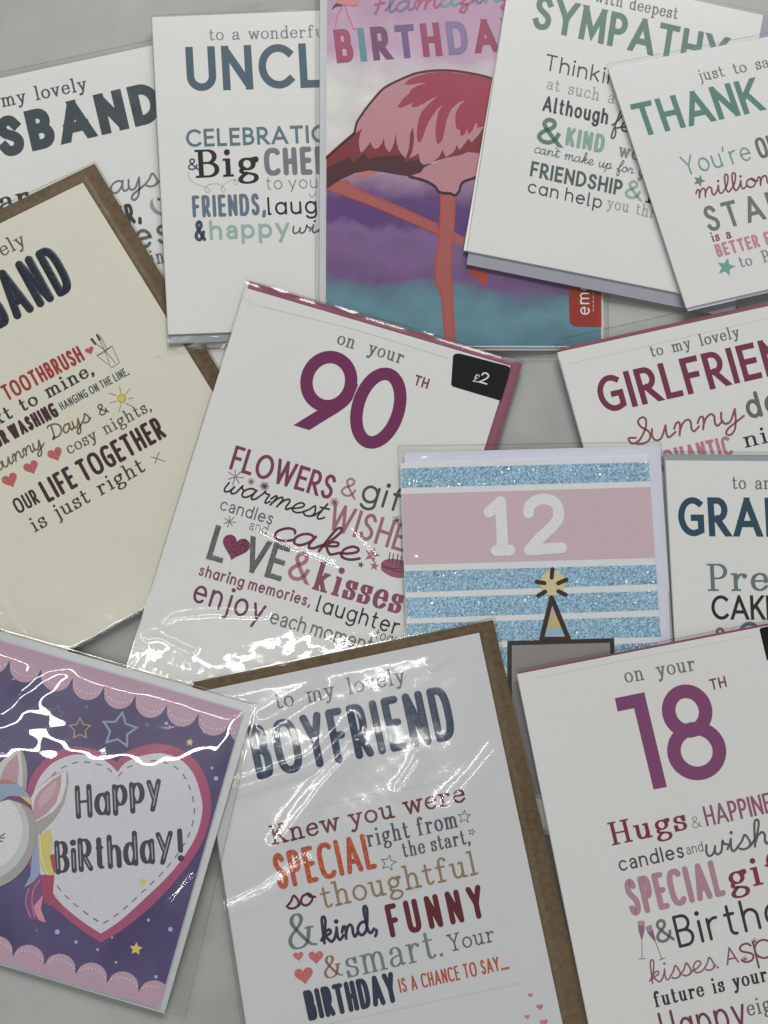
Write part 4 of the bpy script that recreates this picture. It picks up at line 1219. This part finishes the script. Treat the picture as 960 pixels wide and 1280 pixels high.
# ---- grandad card
D = Card("white grandad card with dark navy capitals at the right edge of the spread",
         [(831.7, 575.5), (1180, 578), (1205, 1060), (857, 1058)], [(829, 567.5), (1181, 570), (1207, 1062), (857, 1060)],
         [(826, 564), (1184, 566), (1210, 1068), (853, 1066)], WHITE, GREYENV, up=(-20, -390))
D.text("to an amazing", 'ser', 915, 611.2, 953.5, 611.5, 17.2, 1.7, (92, 97, 96), sub=(0, 4), space=.75)
D.text("GRANDAD", 'caps', 849, 670.2, 953, 670.8, 48.8, 7.9, (48, 70, 86), sub=(0, 3), name="heading", gap=.15)
D.text("Precious", 'serb', 884.5, 738.7, 962, 738.2, 34, 5.0, (94, 106, 110), sub=(0, 3))
D.text("CAKES", 'caps', 890, 774.6, 956.5, 774.6, 30.5, 4.1, (42, 44, 46), sub=(0, 3), gap=.1)
D.text("&", 'caps', 893, 806, 911, 806, 22, 3.4, (104, 104, 105))
D.text("C", 'soft', 924, 808, 949, 808, 31, 5.0, (86, 102, 114))
D.sleeve(drop=45, seed=8, step=6, waves=((.00003, 140, 5),), gap=.0002)

# ---- twelfth birthday card
P = Card("blue glitter and pink striped twelfth birthday card with a party hat",
         [(500.5, 579), (809.5, 568.7), (842, 1030), (518, 1044)], [(505, 566), (825, 557), (856, 1036), (524, 1050)],
         [(496.7, 557), (826.5, 552), (859, 1044), (515, 1058)], BRIGHT, WHITENV, up=(-3, -75))


def glitter():
    m, nt, p = new_mat("blue_glitter")
    tc = nt.nodes.new("ShaderNodeTexCoord")
    vo = nt.nodes.new("ShaderNodeTexVoronoi"); vo.inputs["Scale"].default_value = 1900
    v2 = nt.nodes.new("ShaderNodeTexVoronoi"); v2.inputs["Scale"].default_value = 760
    hs = nt.nodes.new("ShaderNodeHueSaturation"); hs.inputs["Color"].default_value = alb((136, 168, 188))
    sx = nt.nodes.new("ShaderNodeSeparateXYZ")
    mr = nt.nodes.new("ShaderNodeMapRange"); mr.inputs[3].default_value, mr.inputs[4].default_value = .62, 1.35
    gt = nt.nodes.new("ShaderNodeMath"); gt.operation = 'GREATER_THAN'; gt.inputs[1].default_value = .86
    s2 = nt.nodes.new("ShaderNodeSeparateXYZ")
    g2 = nt.nodes.new("ShaderNodeMath"); g2.operation = 'LESS_THAN'; g2.inputs[1].default_value = .33
    ml = nt.nodes.new("ShaderNodeMath"); ml.operation = 'MULTIPLY'
    mx = nt.nodes.new("ShaderNodeMixRGB"); mx.inputs[2].default_value = (.93, .97, 1, 1)
    L = nt.links.new
    L(tc.outputs["Object"], vo.inputs["Vector"]); L(tc.outputs["Object"], v2.inputs["Vector"])
    L(vo.outputs["Color"], sx.inputs[0]); L(sx.outputs[0], mr.inputs[0]); L(mr.outputs[0], hs.inputs["Value"])
    L(v2.outputs["Color"], s2.inputs[0]); L(s2.outputs[1], gt.inputs[0])
    L(v2.outputs["Distance"], g2.inputs[0]); L(gt.outputs[0], ml.inputs[0]); L(g2.outputs[0], ml.inputs[1])
    L(ml.outputs[0], mx.inputs[0]); L(hs.outputs[0], mx.inputs[1]); L(mx.outputs[0], p.inputs["Base Color"])
    # each flake tilts its own way
    nm = nt.nodes.new("ShaderNodeVectorMath"); nm.operation = 'SUBTRACT'; nm.inputs[1].default_value = (.5, .5, .5)
    n2 = nt.nodes.new("ShaderNodeVectorMath"); n2.operation = 'MULTIPLY'; n2.inputs[1].default_value = (.95, .95, 0)
    ge = nt.nodes.new("ShaderNodeNewGeometry")
    n3 = nt.nodes.new("ShaderNodeVectorMath"); n3.operation = 'ADD'
    n4 = nt.nodes.new("ShaderNodeVectorMath"); n4.operation = 'NORMALIZE'
    L(vo.outputs["Color"], nm.inputs[0]); L(nm.outputs[0], n2.inputs[0]); L(n2.outputs[0], n3.inputs[0]); L(ge.outputs["Normal"], n3.inputs[1]); L(n3.outputs[0], n4.inputs[0]); L(n4.outputs[0], p.inputs["Normal"])
    L(ml.outputs[0], p.inputs["Metallic"])
    p.inputs["Roughness"].default_value = .32
    return m


GL = glitter()


def stripe(name, yl, yr, mat, layer=0):
    def edge(y):
        t = (y - 572) / 310.0
        return 501 + 11 * t, 809.8 + 21.4 * t
    a, b = edge(yl[0]), edge(yl[1])
    P.area(name, [(a[0], yl[0]), (a[1], yr[0]), (b[1], yr[1]), (b[0], yl[1])], (0, 0, 0), layer, mat=mat)


PINK = ink((182, 160, 167), grain=.02)
stripe("glitter_stripe", (585.5, 610), (577.6, 601.4), GL)
stripe("pink_band", (617.5, 706), (608.8, 697.2), PINK)
for yl, yr in (((714, 740.6), (706, 730)), ((747.4, 773), (738.7, 762.5)), ((779.5, 805.5), (770.5, 796)), ((812, 838), (803.5, 829)), ((845, 871), (836.5, 862)), ((878, 904), (869.5, 895)), ((911, 937), (902.5, 928)), ((944, 970), (935.5, 961)), ((977, 1003), (968.5, 994))):
    stripe("glitter_stripe", yl, yr, GL)
WNUM = (204, 207, 205)
P.line("numeral", [[(611.5, 640), (624, 629)], [(625.5, 627), (628.5, 688)], [(620.5, 688.4), (637, 687.6)]], 14, WNUM, 2, smooth=False)
P.line("numeral", [[(660.5, 641), (662.5, 632), (671, 625.5), (682, 623.8), (693, 628), (698, 638), (697, 649), (688.5, 660), (675, 672.5), (661.5, 687.5)], [(661.5, 687.6), (702, 684.6)]], 13.6, WNUM, 2)
DK = (56, 50, 46)
s = Sheet(); s.disc((691, 728.7), 16, 24); s.build("hat_pompom", P, ink((188, 176, 138)), .0001)
P.line("hat_ray", [[(690.6, 711.5), (689.6, 722)], [(671, 727.2), (680.6, 728.8)], [(697.8, 729), (708, 724.6)], [(673, 744.4), (681.4, 739.6)], [(698, 739), (707, 743.4)]], 5.2, DK, 4, smooth=False)
P.area("party_hat", [(689.6, 747), (710.5, 799), (676.5, 799)], (176, 150, 158), 3)
P.area("hat_band", [(683.6, 771.4), (700.3, 770.8), (705.6, 784.6), (680.3, 785.6)], (172, 158, 110), 4)
P.area("hat_band", [(680.3, 785.6), (705.6, 784.6), (709.4, 794.6), (678.2, 795.2)], (134, 162, 180), 4)
P.area("hat_band", [(678.2, 795.2), (709.4, 794.6), (711, 799), (677, 799)], (188, 188, 188), 4)
P.area("grey_box", [(637, 804), (765, 800.5), (771, 990), (643, 994)], (128, 123, 121), 3)
P.line("grey_box_outline", [[(637, 994), (637, 804), (765, 800.5), (771, 990)]], 5.5, DK, 4, smooth=False)
P.line("hat_outline", [[(689.6, 747), (710.6, 798.6)], [(689.6, 747), (677, 798.8)], [(677, 798.8), (710.6, 798.6)]], 6, DK, 5, smooth=False)
P.sleeve(seed=21, step=3, waves=((.00012, 110, 6), (.00003, 32, 6)), creases=(([(530, 575), (548, 567), (575, 565)], 5, .0004), ([(818, 585), (822, 594), (828, 596)], 3, .0004), ([(520, 690), (535, 660)], 6, .0003)))

# ---- eighteenth birthday card
E = Card("white eighteenth birthday card with plum numerals and champagne glasses at the lower right",
         [(646.5, 842.8), (1013, 772), (1124, 1306), (756, 1378)], [(649, 840), (1014.5, 768.6), (1125, 1304), (758, 1377)],
         [(643.5, 837), (1016, 764), (1129, 1311), (752, 1385)], WHITE, MAROON, up=(-170, -710))
E.text("on your", 'ser', 782, 854, 871, 837.5, 20, 2.1, (104, 107, 102), space=.95)
E.text("18", 'caps', 796.6, 991, 915.5, 967.2, 121.5, 17, (116, 66, 102), name="heading", gap=.12)
E.text("TH", 'caps', 889, 863, 909, 858.5, 14, 2.1, (98, 64, 82))
E.text("Hugs", 'serb', 764.5, 1057.2, 861, 1036.3, 29, 4.7, (114, 50, 64))
E.text("&", 'caps', 866, 1036, 877.5, 1033.5, 15, 1.4, (142, 138, 136))
E.text("HAPPINESS", 'caps', 883.5, 1033, 955.5, 1017.5, 25.4, 3.1, (134, 82, 104), sub=(0, 6), gap=.13)
E.text("candles", 'hum', 775, 1089.6, 856, 1071.5, 19, 2.2, (72, 68, 70))
E.text("and", 'hum', 859, 1068.6, 880, 1063.8, 13, 1.2, (112, 108, 110))
E.text("wishes", 'scr', 884, 1072.5, 963, 1055.5, 32, 2.8, (84, 85, 84), sub=(0, 4))
E.text("SPECIAL", 'rnd', 789, 1146, 908, 1119, 47, 7.2, (158, 122, 136), gap=.2)
E.text("gifts", 'serb', 912.5, 1114.6, 956, 1104.8, 36, 5.8, (114, 50, 66), sub=(0, 2))
E.area("glass_drawing", [(797, 1151.2), (806, 1151), (805.6, 1163.7), (802.9, 1173.9), (801.4, 1173.9), (798.2, 1164)], (132, 94, 122))
E.area("glass_drawing", [(807, 1158.8), (814.2, 1155.6), (819.8, 1175), (817.8, 1176.4), (809.6, 1166.4)], (128, 86, 114))
E.area("glass_rim", [(797, 1151.2), (806, 1151), (805.9, 1157), (797.6, 1157)], (156, 128, 144), 1)
E.area("glass_rim", [(807, 1158.8), (814.2, 1155.6), (816.2, 1163), (809.4, 1166)], (152, 124, 140), 1)
E.line("glass_stem", [[(802.2, 1173), (802.6, 1198)], [(798, 1198.6), (806.6, 1198.4)], [(818.6, 1175), (827.4, 1198.6)], [(824.4, 1199.8), (831, 1197.4)]], .9, (104, 94, 102), smooth=False)
E.text("&", 'soft', 822, 1180.2, 844, 1175.4, 30, 3.8, (110, 103, 105))
E.text("Birthday", 'soft', 849, 1185.2, 952.5, 1161, 41, 3.8, (52, 47, 47), sub=(0, 5))
E.text("kisses.", 'scr', 813, 1231, 895, 1211.5, 28, 2.0, (126, 86, 98), sub=(0, 6), slant=.05)
E.text("A", 'caps', 908.5, 1206.5, 924, 1203, 21.5, 2.2, (130, 80, 102))
E.text("sparkling", 'soft', 927, 1205.4, 944.6, 1201.4, 36, 2.6, (118, 66, 80), sub=(0, 1), gap=.02)
E.burst(931, 1198.6, 4, 8, .6, (110, 80, 88)); E.burst(943, 1176.5, 4.6, 8, .6, (110, 80, 88))
E.text("future is your", 'serb', 818.5, 1259.6, 961, 1226, 20, 2.9, (48, 46, 46), space=.7)
E.text("Happy", 'soft', 831, 1307, 936, 1283, 42, 3.5, (106, 54, 70))
E.text("eighteenth", 'ser', 935, 1270.6, 966, 1263.4, 21.5, 2.2, (98, 96, 95), sub=(0, 3))
E.area("price_sticker", [(949.4, 787), (951, 784.8), (1008, 773.4), (1011, 774.6), (1019.4, 810), (1018, 812.6), (961.4, 826.4), (958.6, 825)], (16, 16, 16), 1, mat=ink((16, 16, 16), rough=.55, grain=.02))
E.text("\u00a3", 'ser', 977, 808, 984.5, 806.4, 10, 1.3, (205, 205, 202), name="price", layer=.00012)
E.text("2", 'caps', 985, 806.4, 995, 804.2, 14.6, 1.9, (205, 205, 202), name="price", layer=.00012)
E.line("embossed_line", [[(668, 848), (760, 829.6), (944, 794)]], .7, (180, 181, 177))
E.sleeve(drop=45, seed=9, step=5, waves=((.00004, 130, 5),), gap=.0002)

# ---- boyfriend card, kraft envelope
B = Card("white boyfriend card with puffy slate capitals and a kraft brown envelope edge",
         [(243.8, 866), (599, 791), (707, 1297), (322, 1372)], [(240, 853), (616, 775), (738, 1280), (330, 1378)],
         [(240, 852), (619, 771.5), (742, 1290), (316, 1384)], COOL, KRAFT, up=(-104, -489))
B.text("to my lovely", 'ser', 345, 886.6, 508, 853, 21, 2.1, (96, 101, 97), space=.8)
B.text("BOYFRIEND", 'rnd', 322, 975.4, 572, 923.3, 69, 9.6, (60, 70, 86), name="heading", dome=.0005, mat=foil, gap=.22)
B.text("Knew you were", 'slab', 340, 1056.7, 583.5, 1001.6, 25, 3.1, (92, 44, 48))
B.text("SPECIAL", 'rnd', 348, 1113, 472, 1085, 46, 6.2, (162, 78, 56), gap=.2, mat=foil)
B.text("right from", 'ser', 459.5, 1059, 574, 1033.5, 23, 2.5, (74, 78, 86), space=.55)
B.star(580.4, 1021, 8, 0, (86, 86, 88), outline=1.0); B.star(589.6, 1040, 4, 10, (96, 90, 88), outline=.9); B.star(485.6, 1078.7, 10, 10, (92, 88, 88), outline=1.0)
B.text("the start,", 'serb', 504, 1072.2, 584, 1055, 20, 2.5, (84, 78, 76), sub=(0, 9))
B.text("so", 'scr', 359, 1138.4, 394, 1130.6, 29, 3.0, (82, 36, 46))
B.text("thoughtful", 'slab', 403, 1136.6, 598.5, 1092.6, 31, 3.2, (130, 110, 84))
B.text("&", 'serb', 362, 1189, 398, 1180.6, 44, 5.0, (94, 108, 100))
B.text("kind,", 'scr', 403, 1181.4, 468, 1167.4, 33, 3.7, (46, 50, 68), sub=(0, 4), slant=.02)
B.text("FUNNY", 'rnd', 488.5, 1172.5, 608.5, 1146.5, 42, 6.8, (88, 36, 44), gap=.5)
B.heart(373, 1195, 13, -8, (172, 100, 100)); B.heart(395, 1196, 18.5, -4, (170, 96, 96)); B.heart(380, 1218.7, 23.5, -10, (170, 96, 95))
B.text("&", 'serb', 406, 1224.4, 430, 1218.8, 28, 3.4, (126, 96, 76))
B.text("smart.", 'serb', 434, 1222.8, 547, 1196.6, 38, 3.8, (102, 113, 107), sub=(0, 5))
B.text("Your", 'slab', 562, 1190, 620, 1176.2, 21.5, 2.0, (84, 82, 80))
B.text("BIRTHDAY", 'rnd', 386, 1276.6, 498.6, 1252, 38.5, 6.2, (46, 52, 68), gap=.14)
B.text("IS A CHANCE TO SAY...", 'rnd', 500.5, 1241.6, 636.5, 1211, 18.3, 2.2, (162, 76, 58), gap=.2, space=.8)
for cx, cy, sz in ((663, 1244, 6.5), (674.7, 1258.8, 9), (659, 1271, 7), (680, 1278, 10)):
    B.heart(cx, cy, sz, -8, (172, 114, 122))
B.line("embossed_line", [[(352, 1020), (470, 993), (600, 968)], [(392, 1284), (500, 1261), (650, 1229)]], .6, (171, 170, 168))
B.sleeve(seed=14, step=2.0, waves=((.00012, 105, 8), (.000015, 30, 8)), grain=.05, gap=.0006, rough=.07,
         creases=(([(300, 985), (390, 955), (440, 905)], 8, .0008), ([(345, 1060), (400, 985), (440, 940)], 12, .0009), ([(280, 1140), (330, 1118), (380, 1080)], 9, .0008),
                  ([(560, 1010), (620, 940)], 12, .0008), ([(500, 990), (525, 950)], 8, .0007), ([(540, 832), (560, 815)], 5, .0006), ([(330, 900), (400, 860)], 7, .0006)))

# ---- unicorn card
C = Card("purple unicorn card with a white heart reading Happy Birthday and a silver border",
         [(-68, 780), (304.7, 889), (199, 1261), (-174, 1152)], [(-78, 767), (318, 882), (205.5, 1267), (-186, 1152)],
         [(-82, 762), (322, 879), (232, 1272), (-170, 1160)], COOL, SILVER, up=(-5, -100))


def night_print():
    m, nt, p = new_mat("night_sky_print")
    uv = nt.nodes.new("ShaderNodeUVMap")
    n1 = nt.nodes.new("ShaderNodeTexNoise"); n1.inputs["Scale"].default_value = 9; n1.inputs["Detail"].default_value = 4
    rp = nt.nodes.new("ShaderNodeValToRGB")
    el = rp.color_ramp.elements
    el[0].position, el[1].position = .36, .72
    el[0].color, el[1].color = alb((64, 56, 92)), alb((84, 76, 110))
    nt.links.new(uv.outputs[0], n1.inputs["Vector"]); nt.links.new(n1.outputs["Fac"], rp.inputs[0]); nt.links.new(rp.outputs[0], p.inputs["Base Color"])
    p.inputs["Roughness"].default_value = .38
    return m


C.area("night_sky", [(-67, 781), (304, 889.4), (198.6, 1260.3), (-173, 1152)], (0, 0, 0), 0, mat=night_print())
ex = np.array([39.3, 11.1])
dn = np.array([-.272, .962])


def clip_poly(pts, quad):
    """keep the part of a polygon inside a convex quad"""
    q = np.asarray(quad, float)
    ar = sum(q[i][0] * q[(i + 1) % 4][1] - q[(i + 1) % 4][0] * q[i][1] for i in range(4))
    pts = [np.array(p, float) for p in pts]
    for i in range(4):
        a, b = q[i], q[(i + 1) % 4]
        n = np.array([-(b - a)[1], (b - a)[0]]) * (1 if ar > 0 else -1)
        out = []
        for k in range(len(pts)):
            p, r = pts[k], pts[(k + 1) % len(pts)]
            dp, dr = (p - a) @ n, (r - a) @ n
            if dp >= 0:
                out.append(p)
            if dp * dr < 0:
                out.append(p + (r - p) * dp / (dp - dr))
        pts = out
    return pts


NIGHT_Q = [(-67, 781), (304, 889.4), (198.6, 1260.3), (-173, 1152)]


def scallops(start, k0, k1, depth, away, name):
    base = [tuple(np.array(start) + ex * k0 + away), ]
    pts, dots = [], []
    for k in range(k0, k1):
        a, b = np.array(start) + ex * k, np.array(start) + ex * (k + 1)
        for t in np.linspace(0, 1, 13)[:-1]:
            pts.append(tuple(a + (b - a) * t + dn * depth * math.sqrt(max(0, 1 - (2 * t - 1) ** 2))))
        for t in np.linspace(.1, .9, 8):
            dots.append(a + (b - a) * t + dn * (depth * math.sqrt(max(0, 1 - (2 * t - 1) ** 2)) * .72 - (2.0 if depth > 0 else -2.0)))
    end = np.array(start) + ex * k1
    pts.append(tuple(end))
    C.area(name, clip_poly(base + pts + [tuple(end + away)], NIGHT_Q), (166, 138, 154), 1)
    dots = np.array(dots)
    return list(dots[inside_dist(dots, NIGHT_Q) > 3])


d1 = scallops((12.5, 825), -2, 8, 22.5, -dn * 29, "scalloped_edge")
d2 = scallops((15.6, 1196), -4, 5, -20.5, dn * 13.4, "scalloped_edge")
s = Sheet()
for q in d1 + d2:
    s.disc(q, 1.25, 7)
s.build("stitching", C, ink((192, 172, 184)), .0001)
outer = [(146, 953), (154, 943), (165, 937), (184, 931), (203, 930), (228, 937), (248, 955), (260, 980), (264, 1008), (258, 1040), (243, 1070), (220, 1100), (190, 1132), (155, 1161), (126, 1178), (100, 1161), (70, 1136), (45, 1104), (33, 1062), (30, 1012), (37, 976), (53, 952), (75, 938), (95, 933), (118, 937), (134, 944)]
inn = [(147, 965), (154, 956), (165, 949), (185, 943), (204, 942), (225, 949), (241, 966), (250, 990), (253, 1012), (247, 1040), (233, 1066), (210, 1095), (180, 1124), (150, 1151), (126, 1167), (102, 1151), (74, 1127), (52, 1096), (42, 1056), (40, 1006), (47, 977), (62, 957), (80, 947), (98, 943), (122, 947), (136, 954)]


def heart_poly(h):
    a = smooth_pts(h[:15], 4); b = smooth_pts(h[14:] + [h[0]], 4)
    return [tuple(p) for p in a] + [tuple(p) for p in b[1:-1]]


C.area("heart_frame", heart_poly(outer), (148, 76, 104), 2)
C.area("heart_panel", heart_poly(inn), (184, 183, 189), 3)
ih = np.array(heart_poly(inn)); cen = np.array([147.0, 1040.0])
ih = cen + (ih - cen) * np.array([.905, .905])
ln = np.r_[0, np.cumsum(np.hypot(*np.diff(np.vstack([ih, ih[:1]]), axis=0).T))]
cl = np.vstack([ih, ih[:1]])
s = Sheet()
for a in np.arange(2, ln[-1] - 6, 15.2):
    tt = np.linspace(a, a + 7.6, 3)
    s.stroke(np.stack([np.interp(tt, ln, cl[:, 0]), np.interp(tt, ln, cl[:, 1])], 1), 1.5)
s.build("heart_stitching", C, ink((104, 102, 108)), .00014)
LT = (58, 58, 62)
for txt, a, b, hh in (("Ha", (95, 1022.5), (138.5, 1017.6), 39), ("pp", (141, 1008.4), (181.5, 1003.4), 37), ("y", (184, 1003.5), (202.5, 1001.5), 38),
                      ("BiRth", (69.5, 1092), (152.5, 1083), 39.5), ("da", (154.5, 1082.6), (194, 1078.4), 41), ("y", (195.5, 1069.6), (217.5, 1067), 39), ("!", (223, 1075.4), (229, 1074.8), 38)):
    C.text(txt, 'soft', *a, *b, hh, 6.6, LT, thin=3.2, gap=.1, layer=.00014)
    if txt != "!":
        C.text(txt, 'soft', *a, *b, hh, 6.3, (150, 150, 156), thin=3.0, gap=.1, layer=.00026, inline=1.3, name="lettering_highlight")
GREY1, GREY2, GREY3 = (146, 144, 142), (172, 174, 176), (190, 192, 192)
C.area("unicorn_hair", [(37, 1103), (50, 1094), (68, 1092), (66, 1116), (75, 1131), (60, 1133), (54, 1128), (52, 1140), (47.5, 1150), (36, 1150), (31, 1130)], (112, 72, 108), 6)
C.area("unicorn_hair", [(52, 1096), (68, 1092), (66, 1116), (75, 1131), (62, 1132), (55, 1124)], (146, 70, 92), 7)
C.area("unicorn_hair", [(53.7, 1118.5), (51, 1136), (57.5, 1153.5), (49, 1150.5), (44, 1142), (42, 1133)], (184, 128, 148), 8)
C.line("unicorn_hair_strand", [[(50, 1100), (42, 1112), (40, 1128), (43, 1146)], [(36, 1110), (32, 1128), (38, 1146)]], 1.2, (176, 120, 146), 8)
C.area("unicorn_hair", [(40, 1020), (47, 1046), (49, 1077), (50, 1092), (41, 1103), (30, 1109.5), (38, 1094), (40, 1070)], (132, 144, 172), 7)
C.area("unicorn_hair", [(62.4, 1069), (68.6, 1067), (70.4, 1090), (65.4, 1093)], (152, 70, 80), 7)
C.area("unicorn_hair", [(47.7, 1048.8), (55, 1040), (62, 1035.5), (65, 1047), (65, 1059), (62, 1069), (65, 1083), (68.6, 1094), (58.5, 1094), (53, 1087), (50, 1077)], (184, 173, 104), 8)
C.line("unicorn_hair_strand", [[(50, 1050), (51.6, 1072), (59, 1092)]], 1.2, (206, 198, 150), 9)
C.area("unicorn_ear", [(0, 953.5), (8, 946), (16.7, 939), (25.4, 935), (30, 943), (33.4, 955), (34.4, 968), (32.6, 990), (0, 990), (-12, 980)], (180, 178, 180), 6)
C.area("unicorn_ear_shade", [(25.4, 935), (30, 943), (33.4, 955), (34.4, 968), (32.6, 990), (28, 989), (28.6, 968), (27, 950)], GREY1, 7)
C.area("unicorn_ear_lining", [(0.8, 971), (5, 961), (10, 953), (21.7, 942.6), (23.6, 955), (23.4, 963.5), (21.7, 980), (0, 984)], (164, 132, 140), 8)
C.area("unicorn_ear", [(36, 1004), (43, 989), (50, 982), (60, 973), (70, 967), (83.6, 962.7), (85.6, 972), (85.3, 980), (80, 1003.7), (74, 1015), (67, 1025), (55, 1037), (45, 1046), (40, 1030)], GREY1, 9)
C.area("unicorn_ear_rim", [(37, 1000), (43, 989), (52, 981), (62, 973.4), (72, 967.6), (83.2, 963), (82.6, 982), (77, 1001), (66, 1015), (45, 1027.4)], (190, 190, 190), 10)
C.area("unicorn_ear_lining", [(41, 1013.7), (43.5, 998.6), (49, 989), (57, 982), (66, 974), (77, 967.7), (76.6, 976), (76, 983.6), (70, 1003.7), (58.5, 1017), (44, 1026)], (164, 132, 140), 11)
C.area("unicorn_ear_lining", [(47, 1003), (52, 992), (60, 984), (71, 975), (69, 988), (60, 1002), (50, 1010)], (176, 150, 156), 12)
el = lambda cx, cy, rx, ry: [(cx + rx * math.cos(a), cy + ry * math.sin(a)) for a in np.linspace(0, 2 * math.pi, 56, endpoint=False)]
C.area("unicorn_head", el(-22, 1042, 67, 70), GREY1, 13)
C.area("unicorn_face", el(-26, 1040, 62.5, 62), GREY2, 14)
C.area("unicorn_muzzle", el(-28, 1037, 56, 54), GREY3, 15)
C.line("unicorn_eyelash", [[(-6, 1044), (0, 1045.5), (6, 1042)], [(-4, 1046), (1, 1047.6), (5.4, 1047)], [(-6, 1048), (-1, 1051), (3, 1051.6)]], 1.4, (60, 58, 62), 16)
C.area("unicorn_headband", [(-20, 976), (0, 975), (8, 976), (20, 980), (30, 986), (38, 996), (40, 1010), (30, 1004), (16, 998), (0, 1002), (-20, 1006)], (132, 144, 170), 17)
C.area("unicorn_headband_trim", [(0, 1001.5), (12, 994.6), (25, 995.6), (38.6, 1005), (40.2, 1012), (28, 1004), (10, 999), (0, 1002.4)], (108, 68, 90), 18)
C.area("unicorn_headband_trim", [(24, 994), (36, 997.4), (39.6, 1005), (38, 1006), (31, 1000)], (190, 176, 108), 19)
C.area("unicorn_headband_trim", [(-10, 976), (0, 975.6), (11, 976), (20, 980.4), (12, 979.4), (0, 980), (-10, 981)], (164, 108, 84), 18)


def soft_star(cx, cy, r, ang, w, col):
    p = [(cx + (r if k % 2 == 0 else r * .52) * math.sin(math.radians(ang + 36 * k)), cy - (r if k % 2 == 0 else r * .52) * math.cos(math.radians(ang + 36 * k))) for k in range(10)]
    s = Sheet(); s.stroke(p, w, closed=True); s.build("star_outline", C, ink(col), .00012)


soft_star(149, 912.6, 22, 10, 2.6, (124, 137, 154))
soft_star(100, 911, 13.5, 0, 1.4, (152, 140, 104))
soft_star(70, 892, 10.5, 14, 1.1, (104, 97, 118))
C.star(237, 928, 4.8, 0, (190, 172, 96), 3, inner=.5); C.star(179, 1102, 5.4, 8, (190, 172, 96), 5, inner=.5); C.star(170, 1186, 8.4, 6, (192, 174, 98), 3, inner=.5)
for cx, cy, r, c in ((270, 973, 3, 0), (213, 1161.6, 3, 0), (71.5, 1164.8, 3.2, 0), (95, 1177.6, 2.2, 0), (208, 904, 2.2, 0), (3, 943, 3.2, 0), (185.5, 1150, 2, 0), (195, 1221, 2.2, 0), (265, 960, 1.9, 0),
                     (122, 1187, 2, 1), (145, 1203, 1.6, 2), (255.6, 914.6, 2, 0), (184, 906, 2.2, 3), (24.6, 868, 1.8, 3), (108, 883, 2, 3), (46, 1163, 2, 3), (140, 1172, 1.5, 1)):
    s = Sheet(); s.disc((cx, cy), r, 12); s.build("dot", C, ink([(146, 156, 186), (176, 136, 158), (188, 170, 100), (106, 98, 122)][c]), .0001)
C.sleeve(seed=33, step=2.0, waves=((.00026, 130, 8), (.000015, 34, 6)), gap=.0008, rough=.02,
         creases=(([(0, 890), (60, 842), (92, 824)], 14, .0004), ([(240, 1100), (215, 1130)], 6, .0006)))
